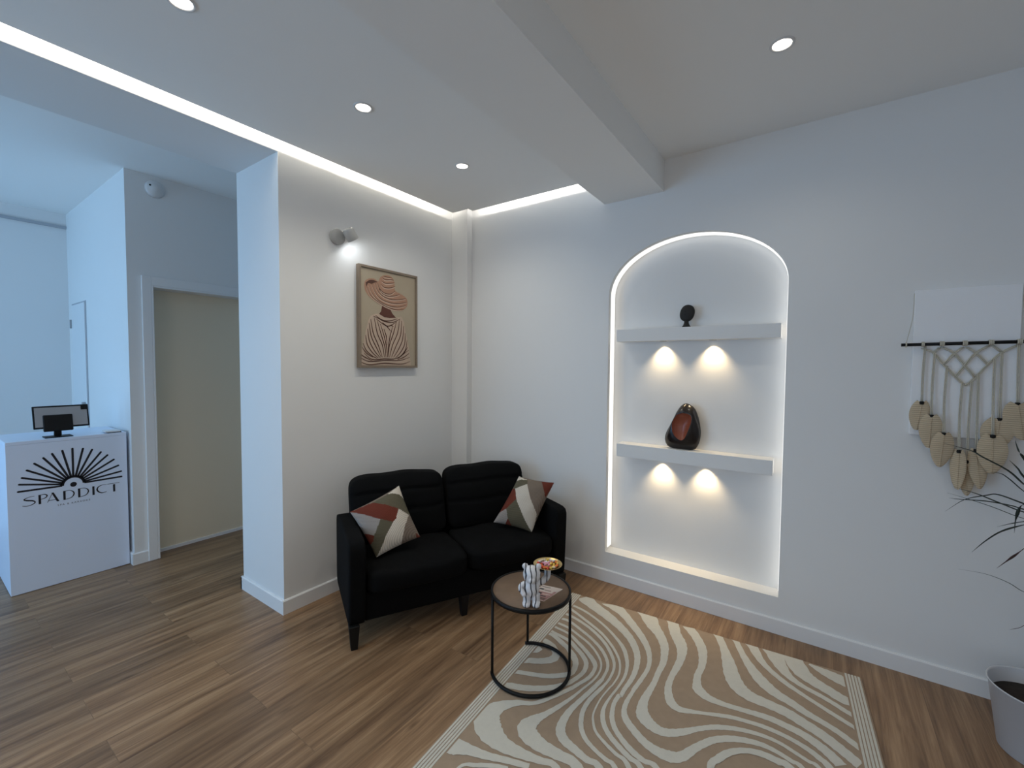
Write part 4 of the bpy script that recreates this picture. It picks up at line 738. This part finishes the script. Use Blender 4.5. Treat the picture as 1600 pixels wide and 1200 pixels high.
# ------------------------------------------------------------------ rug
ra = math.radians(3.9)
RUGW, RUGL, RZ = 1.508, 2.30, .007
M['rug'] = mat('beige_flatweave', (.385, .290, .208), .95, spec=.1, var=.10, vscale=30, bump=.5, bscale=500)
M['rug_white'] = mat('cream_woven_pattern', (.66, .635, .56), .95, spec=.1, var=.06, vscale=60, bump=.6, bscale=700)
b = MB(); b.box(0, RUGW, -RUGL, 0, 0, RZ)


def clampP(x, y, lo=.072): return (min(max(x, lo), RUGW - lo), -min(max(y, .0005), RUGL - .002))


def up_ok(mb, q_):
    A_, B_, C_, D_ = (Vector(mb.v[i]) for i in q_)
    return (C_ - A_).cross(D_ - B_).z >= 0


for si, st in enumerate(RUG):
    P = smooth_path([(p[0], p[1], p[2]) for p in st], 5)
    rows = []
    for k, p in enumerate(P):
        a_, c_ = P[max(k - 3, 0)], P[min(k + 3, len(P) - 1)]
        tx, ty = c_[0] - a_[0], c_[1] - a_[1]; L = math.hypot(tx, ty) or 1
        nx, ny = -ty / L, tx / L; w = max(p[2], .004) / 2 * (1 + .06 * math.sin(k * 2.3))
        A_ = clampP(p[0] + nx * w, p[1] + ny * w); B_ = clampP(p[0] - nx * w, p[1] - ny * w)
        zt = RZ + .0010 + .00003 * si
        rows.append((b.vert((A_[0], A_[1], zt)), b.vert((B_[0], B_[1], zt))))
    for r0, r1 in zip(rows, rows[1:]): q_ = (r0[0], r0[1], r1[1], r1[0]); b.face(q_ if up_ok(b, q_) else q_[::-1], 1)
for s in (0, 1):                                   # corded borders along the two short ends
    for k in range(5):
        x = .006 + .0125 * k
        x0, x1 = (x, x + .0085) if s == 0 else (RUGW - x - .0085, RUGW - x)
        b.box(x0, x1, -RUGL, 0, RZ - .001, RZ + .0016, 1)
rug = b.build('area_rug', [M['rug'], M['rug_white']], loc=(-1.300, 2.556, 0), rot=(0, 0, ra), fix=False)
tag(rug, 'beige flatweave rug with cream wavy stripes lying under the round table', 'rug')

# ------------------------------------------------------------------ round side table
TC, TR, TH = (-1.126, 1.778), .195, .402
M['walnut'] = mat('dark_oak_top', (.190, .120, .075), .5, spec=.35, var=.25, vscale=14)
t = thing('side_table', 'round side table with brown wooden top and thin black metal frame', 'side table', (TC[0], TC[1], RZ + .002))
b = MB(); b.lathe([(0, TH), (TR - .010, TH), (TR - .010, TH - .012), (0, TH - .012)], n=64); b.build('table_top', M['walnut'], t)
b = MB(); b.lathe([(TR - .0095, TH - .016), (TR, TH - .016), (TR + .001, TH + .002), (TR - .009, TH + .002), (TR - .0095, TH - .016)], n=64); b.build('rim', M['black_metal'], t)
ang = [-130.7, 25.7, 127.0]
rr = TR - .004
b = MB()
arc = [math.radians(-130.7 - 4 + (127 + 4 + 130.7 + 4) * k / 64) for k in range(65)]
b.tube([(rr * math.cos(a), rr * math.sin(a), .0083) for a in arc], .0082, 10); b.build('base_ring', M['black_metal'], t)
for a in ang:
    a = math.radians(a)
    b = MB(); b.tube([(rr * math.cos(a), rr * math.sin(a), .012), (rr * math.cos(a), rr * math.sin(a), TH - .015)], .0066, 10); b.build('leg', M['black_metal'], t)
TOP = RZ + .002 + TH

# leaflet lying on the table
M['paper'] = mat('cream_paper', (.62, .52, .46), .6)
M['ink'] = mat('black_print', (.02, .018, .02), .6); M['pink'] = mat('pink_print', (.42, .22, .20), .6); M['brownink'] = mat('brown_print', (.16, .085, .07), .6)
lf = [(-1.100, 1.842), (-1.000, 1.868), (-.998, 1.752), (-1.030, 1.707), (-1.098, 1.745)]
q = [Vector((-1.097, 1.845, 0)), Vector((-.997, 1.866, 0)), Vector((-1.015, 1.716, 0)), Vector((-1.110, 1.700, 0))]
def lq(u, v, z): p = q[0] * (1 - u) * (1 - v) + q[1] * u * (1 - v) + q[2] * u * v + q[3] * (1 - u) * v; return (p.x - q[0].x, p.y - q[0].y, z)
b = MB()
lo4 = [lq(u, v, 0.0006) for u, v in ((0, 0), (1, 0), (1, 1), (0, 1))]; hi4 = [lq(u, v, .0016) for u, v in ((0, 0), (1, 0), (1, 1), (0, 1))]
b.poly(lo4[::-1]); b.poly(hi4)
for k in range(4): b.poly([lo4[k], lo4[(k + 1) % 4], hi4[(k + 1) % 4], hi4[k]])
def mark(u0, u1, v0, v1, m, z=.0019): b.poly([lq(u0, v0, z), lq(u1, v0, z), lq(u1, v1, z), lq(u0, v1, z)], m)
mark(.02, .98, .45, .98, 2); mark(.06, .5, .10, .13, 1, .0021); mark(.08, .3, .24, .32, 1, .0021)
mark(.35, .7, .30, .34, 3, .0021); mark(.1, .45, .52, .62, 1, .0022); mark(.5, .9, .56, .60, 0, .0022); mark(.12, .4, .70, .90, 3, .0022); mark(.46, .8, .68, .74, 1, .0022); mark(.5, .92, .80, .95, 3, .0022); mark(.84, .96, .3, .44, 2, .0021)
lf_o = b.build('leaflet', [M['paper'], M['ink'], M['pink'], M['brownink']], loc=(q[0].x, q[0].y, TOP), fix=False)
tag(lf_o, 'pink and cream printed leaflet lying on the side table', 'leaflet')
# ------------------------------------------------------------------ bear figurine holding up a dish of sweets
random.seed(7)
M['glaze'] = mat('white_glazed_ceramic', (.70, .70, .72), .22, spec=.5)
nt = M['glaze'].node_tree; pb = nt.nodes['Principled BSDF']
tcn = nt.nodes.new('ShaderNodeTexCoord')
wv = nt.nodes.new('ShaderNodeTexWave'); wv.wave_type = 'BANDS'; wv.bands_direction = 'X'; wv.inputs['Scale'].default_value = 13.5; wv.inputs['Distortion'].default_value = 3.2; wv.inputs['Detail'].default_value = 1.0; wv.inputs['Detail Scale'].default_value = 1.4; wv.inputs['Phase Offset'].default_value = 1.0
nt.links.new(tcn.outputs['Object'], wv.inputs['Vector'])
rp = nt.nodes.new('ShaderNodeValToRGB'); rp.color_ramp.elements[0].position = .07; rp.color_ramp.elements[0].color = (.035, .035, .045, 1); rp.color_ramp.elements[1].position = .17; rp.color_ramp.elements[1].color = (.72, .72, .75, 1)
nt.links.new(wv.outputs['Fac'], rp.inputs['Fac']); nt.links.new(rp.outputs['Color'], pb.inputs['Base Color'])

BX, BY, BA = -1.043, 1.653, math.radians(32)


def ellip(mb, c, h, n=16):
    prof = [(math.cos(math.pi * (k / n - .5)), math.sin(math.pi * (k / n - .5))) for k in range(n + 1)]
    rings = []
    for r, z in prof:
        if r < 1e-5: rings.append([mb.vert((c[0], c[1], c[2] + z * h[2]))])
        else: rings.append([mb.vert((c[0] + r * h[0] * math.cos(2 * math.pi * j / n), c[1] + r * h[1] * math.sin(2 * math.pi * j / n), c[2] + z * h[2])) for j in range(n)])
    for A_, B_ in zip(rings, rings[1:]):
        for j in range(n):
            k = (j + 1) % n
            if len(A_) == 1: mb.face((A_[0], B_[k], B_[j]), 0, True)
            elif len(B_) == 1: mb.face((A_[j], A_[k], B_[0]), 0, True)
            else: mb.face((A_[j], A_[k], B_[k], B_[j]), 0, True)


b = MB()
for s in (-1, 1):
    ellip(b, (s * .0215, -.010, .0145), (.0205, .028, .0145))
    b.tube([(s * .0205, 0, .012), (s * .0190, .002, .055)], [.0185, .0200], 14)
    ellip(b, (s * .0300, .004, .1800), (.0142, .0095, .0142))
ellip(b, (0, .002, .080), (.0355, .0290, .042))
ellip(b, (0, -.002, .146), (.0405, .0355, .0405))
ellip(b, (0, -.034, .132), (.0155, .0115, .0115))
b.tube(smooth_path([(-.022, 0, .104), (-.043, -.004, .096), (-.049, -.010, .082), (-.035, -.021, .064)], 4), [.0115, .012, .0125, .0125, .0125, .0125, .0125, .012, .012, .012, .012, .012, .011], 12)
ellip(b, (-.034, -.021, .063), (.0125, .0125, .0125))
b.tube(smooth_path([(.020, .004, .104), (.048, .022, .104), (.070, .054, .110), (.074, .074, .135)], 4), .0155, 12)
ellip(b, (.074, .075, .1355), (.0175, .0175, .0100))
bear = b.build('bear_figurine', M['glaze'], loc=(BX, BY, TOP + .0008), rot=(0, 0, BA))
mod = bear.modifiers.new('join', 'REMESH'); mod.mode = 'VOXEL'; mod.voxel_size = .0019; mod.use_smooth_shade = True
mod = bear.modifiers.new('soften', 'SMOOTH'); mod.factor = .5; mod.iterations = 5
tag(bear, 'white ceramic bear figurine with dark drip lines standing on the side table', 'figurine')

M['gold'] = mat('gold_metal', (.72, .52, .22), .28, metal=1.0)
ca, sa = math.cos(BA), math.sin(BA)
dl = (.074, .076)
DCX, DCY = BX + dl[0] * ca - dl[1] * sa, BY + dl[0] * sa + dl[1] * ca
DZ0 = TOP + .1480
b = MB(); b.lathe([(0, 0), (.030, .0002), (.050, .005), (.0655, .0135), (.0675, .0150), (.066, .0155), (.0645, .0148), (.049, .0075), (.030, .0028), (0, .0026)], n=48)
dish = b.build('candy_dish', M['gold'], loc=(DCX, DCY, DZ0))
tag(dish, 'shallow round gold dish of sweets held up by the bear figurine', 'dish')
SWEET = {'red': (.62, .06, .03), 'orange': (.80, .22, .05), 'yellow': (.80, .56, .10), 'pink': (.72, .33, .42), 'cream': (.78, .66, .46), 'purple': (.22, .015, .06), 'white': (.80, .76, .74)}
SM = {k: mat('sweet_wrapper_' + k, c, .3, spec=.5) for k, c in SWEET.items()}
MESH = {}
spots = []
for ring, (rad, cnt) in enumerate(((.0, 1), (.0150, 6), (.0300, 12), (.0450, 18))):
    for k in range(cnt):
        a = 2 * math.pi * (k + .35 * ring) / cnt
        spots.append((rad * math.cos(a), rad * math.sin(a), ring))
rt = Vector((.818, .575)); fw = Vector((-.575, .818))
for (x, y, ring) in spots:
    sx, sy = x * rt.x + y * rt.y, x * fw.x + y * fw.y        # as seen: to the right / away
    if sy > .026: k = random.choice(('cream', 'white', 'cream', 'yellow'))
    elif sx > .012: k = random.choice(('yellow', 'yellow', 'cream', 'orange'))
    elif sx < -.020 and sy < .012: k = random.choice(('red', 'orange', 'red'))
    elif sy < -.016: k = random.choice(('orange', 'red', 'orange', 'white'))
    else: k = random.choice(('pink', 'purple', 'pink', 'white'))
    if k not in MESH:
        b = MB()
        b.soft((0, 0, .0052), (.0068, .0056, .0050), k=3.0, n=6)
        for s in (-1, 1):
            b.frustum((s * .0062, 0, .0050), (.0006, .0014), (s * .0062, 0, .0056), (.0006, .0014))
            b.poly([(s * .0060, -.001, .0052), (s * .0105, -.0035, .0065), (s * .0105, .0035, .0045), (s * .0060, .001, .0052)])
        o = b.build('wrapped_sweet', SM[k], fix=False); MESH[k] = o.data
    else:
        o = bpy.data.objects.new('wrapped_sweet', MESH[k]); COL.objects.link(o)
    r = math.hypot(x, y)
    o.location = (DCX + x, DCY + y, DZ0 + .0030 + max(0, (r - .030)) * .33 + (.0072 if ring < 2 else 0.0))
    o.rotation_euler = (random.uniform(-.25, .25), random.uniform(-.25, .25), random.uniform(0, 3.1))
    tag(o, 'small %s wrapped sweet in the gold dish' % k, 'sweet', '%s sweets in the gold dish' % k)

# ------------------------------------------------------------------ sculptures on the shelves
M['stone'] = mat('dark_grey_stone', (.022, .020, .018), .6, spec=.3, var=.25, vscale=40, bump=.3, bscale=150)
t = thing('disc_sculpture', 'small dark round disc sculpture on a little foot on the upper shelf', 'sculpture', (-.700, 2.905, 1.748))
b = MB()
b.soft((0, 0, 0), (.044, .019, .053), k=2.2, n=14)
dz = b.build('disc', M['stone'], t, loc=(.004, 0, .090), rot=(0, math.radians(14), 0))
for hx, hz in ((-.014, .010), (-.008, -.014)):
    b = MB(); ellip(b, (hx, -.0180, hz), (.0036, .0022, .0036), 10)
    b.build('drilled_hole', M['black_metal'], dz)
b = MB(); b.lathe([(0, 0), (.027, 0), (.026, .006), (.019, .016), (.014, .030), (.013, .044), (0, .046)], n=28)
b.build('foot', M['stone'], t, fix=True)

M['lacquer'] = mat('dark_brown_lacquer', (.014, .010, .009), .22, spec=.5)
M['redwood'] = mat('reddish_brown_lacquer', (.27, .070, .036), .32, spec=.4, var=.2, vscale=10)
t = thing('egg_sculpture', 'dark lacquered egg-shaped sculpture with reddish hollow on the lower shelf', 'sculpture', (-.700, 2.905, .976))
def resample(pts, n):
    c = [sum(p[i] for p in pts) / len(pts) for i in (0, 1)]
    P = smooth_path([(p[0], 0, p[1]) for p in pts + pts[:1]], 6)
    res = []
    for k in range(n):
        a = 2 * math.pi * k / n; best = None
        for p, q_ in zip(P, P[1:]):
            d = (math.cos(a), math.sin(a)); e = (q_.x - p.x, q_.z - p.z); w = (p.x - c[0], p.z - c[1])
            den = d[0] * e[1] - d[1] * e[0]
            if abs(den) < 1e-12: continue
            s = (w[0] * e[1] - w[1] * e[0]) / den; u = (w[0] * d[1] - w[1] * d[0]) / den
            if s > 0 and -1e-6 <= u <= 1 + 1e-6 and (best is None or s > best): best = s
        res.append((c[0] + math.cos(a) * (best or .01), c[1] + math.sin(a) * (best or .01)))
    return res, c
def eg(s): return [((float(q_.split()[0]) - 215) / 1044, (1105 - float(q_.split()[1])) / 1044) for q_ in s.split(',')]
OUT, oc = resample(eg("235 797,275 822,300 870,318 950,320 1015,303 1075,265 1105,135 1103,100 1075,92 1035,105 990,140 920,170 850,203 806"), 48)
HOL, hc = resample(eg("178 872,215 860,262 870,270 905,255 960,228 1028,200 1040,165 1012,148 972,152 920"), 48)
def lerp(a, c, k): return a + (c - a) * k
b = MB(); N_ = 48; DEP = .040
rings = []
for k in range(9):                                  # back, centre outwards
    s = k / 8; rings.append([b.vert((lerp(oc[0], p[0], max(s, .02)), DEP * .75 * math.sqrt(max(0, 1 - s * s)), lerp(oc[1], p[1], max(s, .02)))) for p in OUT])
for k in range(1, 11):                              # front, rim inwards to the hollow's edge
    s = k / 10; rings.append([b.vert((lerp(p[0], q_[0], s), -DEP * math.sin(s * math.pi / 2) ** .8, lerp(p[1], q_[1], s))) for p, q_ in zip(OUT, HOL)])
for A_, B_ in zip(rings, rings[1:]):
    for j in range(N_): b.face((A_[j], A_[(j + 1) % N_], B_[(j + 1) % N_], B_[j]), 0, True)
b.face(rings[0], 0)
b.build('shell', M['lacquer'], t)
b = MB(); rings = []
for k in range(9):
    s = 1 - k / 8; rings.append([b.vert((lerp(hc[0], p[0], max(s, .02)), -DEP + .030 * (1 - s * s) ** .7, lerp(hc[1], p[1], max(s, .02)))) for p in HOL])
for A_, B_ in zip(rings, rings[1:]):
    for j in range(N_): b.face((A_[j], A_[(j + 1) % N_], B_[(j + 1) % N_], B_[j]), 0, True)
b.face(rings[-1], 0)
b.build('hollow', M['redwood'], t, fix=False)

# ------------------------------------------------------------------ framed picture
M['oak_frame'] = mat('pale_oak_frame', (.235, .185, .140), .5, spec=.3, var=.1, vscale=20)
P_BG = mat('print_beige', (.41, .345, .255), .8, var=.05, vscale=6); P_HAT = mat('print_straw', (.40, .225, .150), .8, var=.12, vscale=25)
P_DARK = mat('print_dark_brown', (.095, .042, .028), .8); P_SKIN = mat('print_brown_skin', (.105, .036, .024), .8); P_ROBE = mat('print_pale_robe', (.50, .385, .300), .8, var=.08, vscale=25); P_LIGHT = mat('print_pale_line', (.60, .45, .35), .8)
t = thing('framed_picture', 'framed picture of a person in a wide hat seen from behind', 'picture', (XL, 2.105, 1.83))
hw, hh, fw_ = .262, .351, .0165
b = MB()
for y0, y1, z0, z1 in ((-hw, -hw + fw_, -hh, hh), (hw - fw_, hw, -hh, hh), (-hw + fw_, hw - fw_, -hh, -hh + fw_), (-hw + fw_, hw - fw_, hh - fw_, hh)):
    b.box(.004, .036, y0, y1, z0, z1)
b.build('frame', M['oak_frame'], t, bevel=.0012)
b = MB(); px = .0262
b.box(.004, px - .0006, -hw + fw_, hw - fw_, -hh + fw_, hh - fw_)
def lay(pts, m, k): b.poly([(px + .0003 * k, p[0], p[1]) for p in pts], m)
def ln_(pts, w, m, k):
    rows = []
    for i, p in enumerate(pts):
        a_, c_ = pts[max(i - 1, 0)], pts[min(i + 1, len(pts) - 1)]
        dy, dz_ = c_[0] - a_[0], c_[1] - a_[1]; L = math.hypot(dy, dz_) or 1
        ww = w * (.35 + .65 * math.sin(math.pi * (i + .5) / len(pts)))
        ny, nz = -dz_ / L * ww / 2, dy / L * ww / 2
        rows.append((b.vert((px + .0003 * k, p[0] + ny, p[1] + nz)), b.vert((px + .0003 * k, p[0] - ny, p[1] - nz))))
    for r0, r1 in zip(rows, rows[1:]): b.face((r0[0], r0[1], r1[1], r1[0]), m)
def sm(pts, n=5): return [(p.x, p.y) for p in smooth_path([(q_[0], q_[1], 0) for q_ in pts + pts[:1]], n)][:-1]
rb = [(p[0], max(p[1], -hh + fw_ + .001)) for p in PIC['robe']]
lay(rb, 4, 1); lay(PIC['neck'], 3, 2); lay(sm(PIC['hat']), 1, 3); lay(sm(PIC['hole']), 2, 4)
for k, l in enumerate(PIC['robelines']):
    l = [(p[0], max(p[1], -hh + fw_ + .002)) for p in l]
    ln_(l, .0075, 2, 5)
    ln_([(p[0] + .007, p[1]) for p in l if abs(p[0]) < .2], .004, 5, 4)
for k, l in enumerate(PIC['hatlines']):
    ln_(l, .0055, 2, 6); ln_([(p[0], p[1] - .007) for p in l], .0065, 5, 5)
b.build('print', [P_BG, P_HAT, P_DARK, P_SKIN, P_ROBE, P_LIGHT], t, fix=False)

# ------------------------------------------------------------------ blank canvas and macrame hanging on the niche wall
M['canvas'] = mat('white_canvas', (.87, .88, .90), .8, spec=.2, bump=.2, bscale=400)
b = MB(); b.box(.359, .706, 2.826, YR - .0005, 1.184, 1.872)
o = b.build('blank_canvas', M['canvas'], bevel=.003); tag(o, 'large blank white canvas hanging on the wall behind the macrame', 'canvas')

M['cord'] = mat('cream_cotton_cord', (.56, .52, .43), .9, spec=.1, var=.15, vscale=120, bump=.6, bscale=500)
M['leafcloth'] = ribbed('woven_cotton_leaf', (.62, .50, .35), 34, 'Z', .28)
MX, MY, MZ = .558, 2.806, 1.616
t = thing('macrame_hanging', 'cream macrame wall hanging with woven leaves on a black rod', 'wall hanging', (MX, YR, MZ))
RY = MY - YR
def L_(x, y, z): return (x - MX, y, z - MZ)
b = MB(); b.tube([L_(.314, RY, 1.613), L_(.802, RY, 1.621)], .0075, 12); b.build('rod', M['black_metal'], t)
def xu(u): return .314 + (u - 1407) * .00209
def zv(v): return 1.614 - (v - 539) * .00298
for x, w in ((.3315, .006), (.391, .015), (.456, .018), (.531, .018), (.613, .018), (.698, .018)):
    b = MB()
    zz = 1.613 + (x - .314) * .0164
    for k in range(max(1, int(w / .0055))):
        xx = x + (k - (int(w / .0055) - 1) / 2) * .0056
        b.tube([L_(xx, RY + .0102 * math.cos(a), zz + .0102 * math.sin(a)) for a in [2 * math.pi * i / 16 for i in range(17)]], .0028, 8)
    b.build('knot', M['cord'], t)
net = ["1443 545,1462 552,1480 571,1500 590,1515 603", "1591 541,1568 552,1548 570,1530 590,1515 603", "1476 544,1495 553,1513 572,1530 590", "1472 544,1463 552", "1509 544,1496 553,1480 571", "1514 544,1529 553,1548 571", "1548 542,1529 553,1513 572,1499 590", "1553 542,1567 552"]
b = MB()
for s in net:
    P = [(xu(float(q_.split()[0])), zv(float(q_.split()[1]))) for q_ in s.split(',')]
    for k, o_ in enumerate((-.0032, .0032)):
        b.tube(smooth_path([L_(p[0] + o_, RY + .006 + .003 * ((i + k) % 2), p[1]) for i, p in enumerate(P)], 3), .0029, 6)
b.build('knotted_net', M['cord'], t)
hang = [(.396, 1.339, .072, .125, -.008, 0), (.430, 1.279, .080, .145, -.002, 1), (.473, 1.200, .080, .150, -.004, 2), (.526, 1.126, .050, .170, 0, 2), (.556, 1.080, .056, .150, .002, 0), (.582, 1.135, .064, .165, .008, 1), (.629, 1.205, .096, .160, 0, 2), (.650, 1.279, .104, .135, -.006, 0), (.699, 1.350, .104, .150, .012, 1)]
for i, (x, z, w, h, dx, lay_) in enumerate(hang):
    arm = (1.606 if x < .40 else 1.577 - 1.43 * (x - .429)) if x < .541 else min(1.612, 1.464 + 1.42 * (x - .571))
    arm = max(arm, 1.422)
    yl = RY - .002 - .009 * lay_
    b = MB(); x_top = x + (.004 if x < .558 else -.002)
    for o_ in (-.0026, .0026):
        b.tube(smooth_path([L_(x_top + o_, RY + .004, arm), L_(x + o_, RY + .002, (arm + z) / 2), L_(x + o_, yl, z)], 4), .0024, 6)
    b.build('cord', M['cord'], t)
    b = MB(); b.lathe([(0, -.0080), (.0078, -.0068), (.0095, 0), (.0078, .0068), (0, .0080)], L_(x, yl, z), n=16); b.build('bead', M['black_metal'], t)
    b = MB(); turn = .9 if w < .055 else .15 * math.sin(i * 2.1)
    def leaf_fn(sg):
        def fn(s, v):
            # s along the leaf, v across
            e = 2 * v - 1
            prof = (math.sin(math.pi * min(1, s * .93 + .05)) ** .55) * (1 - .28 * s)
            X = e * w / 2 * prof / .86
            Zz = -.004 - s * h + .016 * abs(e) * (1 - s)
            Y = sg * .003 * (1 - e * e) ** .5 - .014 * turn * e - .006 * math.sin(2.6 * s + i) + .004 * e * e
            p = L_(x, yl, z); return (p[0] + X + dx * s * 2, p[1] + Y, p[2] + Zz)
        return fn
    b.grid(leaf_fn(-1), 22, 12); b.grid(leaf_fn(1), 22, 12)
    b.tube([leaf_fn(-1.3)(s / 12, .5) for s in range(13)], .0018, 6)
    b.build('woven_leaf', M['leafcloth'], t)
b = MB()
b.tube(smooth_path([L_(.3315, RY + .008, 1.615), L_(.346, RY + .02, 1.69), L_(.356, RY + .030, 1.76), L_(.3575, RY + .034, 1.86)], 4), .0013, 6)
b.build('hanging_string', M['cord'], t)
b = MB()
b.tube(smooth_path([L_(.725, RY + .008, 1.62), L_(.712, RY + .022, 1.75), L_(.7075, RY + .034, 1.86)], 4), .0013, 6)
b.build('hanging_string', M['cord'], t)

# ------------------------------------------------------------------ potted dracaena in a white metal bucket
M['bucket'] = mat('white_enamel_bucket', (.60, .61, .64), .35, spec=.5)
M['soil'] = mat('dark_soil', (.022, .014, .010), .95, var=.5, vscale=60, bump=1.0, bscale=90)
M['leaf'] = mat('dark_green_leaf', (.022, .033, .024), .4, spec=.4, var=.3, vscale=9)
M['redleaf'] = mat('reddish_leaf', (.075, .034, .030), .4, spec=.4, var=.3, vscale=9)
M['stem'] = mat('reddish_brown_stem', (.15, .07, .05), .8, var=.2, vscale=40)
PX, PY, PR, PH = .742, 2.525, .153, .258
t = thing('potted_plant', 'spiky dark green dracaena in a white metal bucket by the skirting board', 'plant', (PX, PY, 0))
b = MB(); b.lathe([(0, .0), (.112, 0), (.116, .004), (PR - .004, PH - .006), (PR, PH - .004), (PR + .001, PH), (PR - .003, PH + .001), (PR - .006, PH - .004), (.118, .03), (0, .03)], n=64)
b.build('bucket', M['bucket'], t)
b = MB(); b.lathe([(0, .208), (.06, .206), (.1405, .200), (.1405, .195), (0, .195)], n=48); b.build('soil', M['soil'], t)
C1 = Vector((.765, 2.53, .925)); C2 = Vector((.735, 2.50, .640))
for cc, base in ((C1, (.765, 2.545)), (C2, (.715, 2.515))):
    b = MB(); b.tube(smooth_path([(base[0] - PX, base[1] - PY, .198), ((base[0] + cc.x) / 2 - PX + .012, (base[1] + cc.y) / 2 - PY, .5 * (cc.z + .2)), (cc.x - PX, cc.y - PY, cc.z + .01)], 5), .0085, 10)
    b.build('stem', M['stem'], t)
def leaf(pts, w, m):
    P = smooth_path(pts, 5); n = len(P)
    W = [max(.0006, w * min(1, (k / (n - 1)) * 3.2) ** .7) for k in range(n)]      # tip first
    b = MB(); rows = []
    for k, p in enumerate(P):
        tg = (P[min(k + 1, n - 1)] - P[max(k - 1, 0)]).normalized()
        sd = tg.cross(Vector((0, 0, 1)));
        sd = sd.normalized() if sd.length > 1e-4 else Vector((1, 0, 0))
        # blades twist so that part of their width faces the room
        upv = sd.cross(tg).normalized(); sd2 = (sd * .75 + upv * .66).normalized(); nn = sd2.cross(tg).normalized()
        rows.append([b.vert(p + sd2 * W[k]), b.vert(p + nn * W[k] * .22), b.vert(p - sd2 * W[k]), b.vert(p - nn * W[k] * .14)])
    for r0, r1 in zip(rows, rows[1:]):
        for j in range(4): b.face((r0[j], r0[(j + 1) % 4], r1[(j + 1) % 4], r1[j]), 0, True)
    b.face(rows[0]); b.face(rows[-1][::-1])
    return b.build('leaf', m, t)
o3 = Vector((PX, PY, 0))
for k, pts in enumerate(LEAVES):
    c = C2 if k in (10, 11) else C1
    thick = {0: .0045, 1: .0045, 4: .0022, 7: .0028, 8: .0065, 9: .006, 10: .0022, 13: .0055}.get(k, .0042)
    P = [Vector(p) - o3 for p in pts]
    e = P[-1]; cc = c - o3
    P += [e.lerp(cc, .55) + Vector((0, 0, .012)), cc]
    leaf(P, thick, M['redleaf'] if k in (9, 11) else M['leaf'])
random.seed(3)
for c, n in ((C1, 20), (C2, 9)):
    for k in range(n):
        a = random.uniform(-2.0, 1.35); r = random.uniform(.20, .31); rise = random.uniform(-.05, .28)
        d = Vector((math.cos(a), math.sin(a) * .8, 0)); cc = c - o3
        tip = cc + d * r + Vector((0, 0, rise - .06))
        if tip.y + PY > 2.80: tip.y = 2.80 - PY
        leaf([tip, cc + d * r * .7 + Vector((0, 0, rise * .85 + .01)), cc + d * r * .35 + Vector((0, 0, rise * .55 + .01)), cc], .0045, M['leaf'])
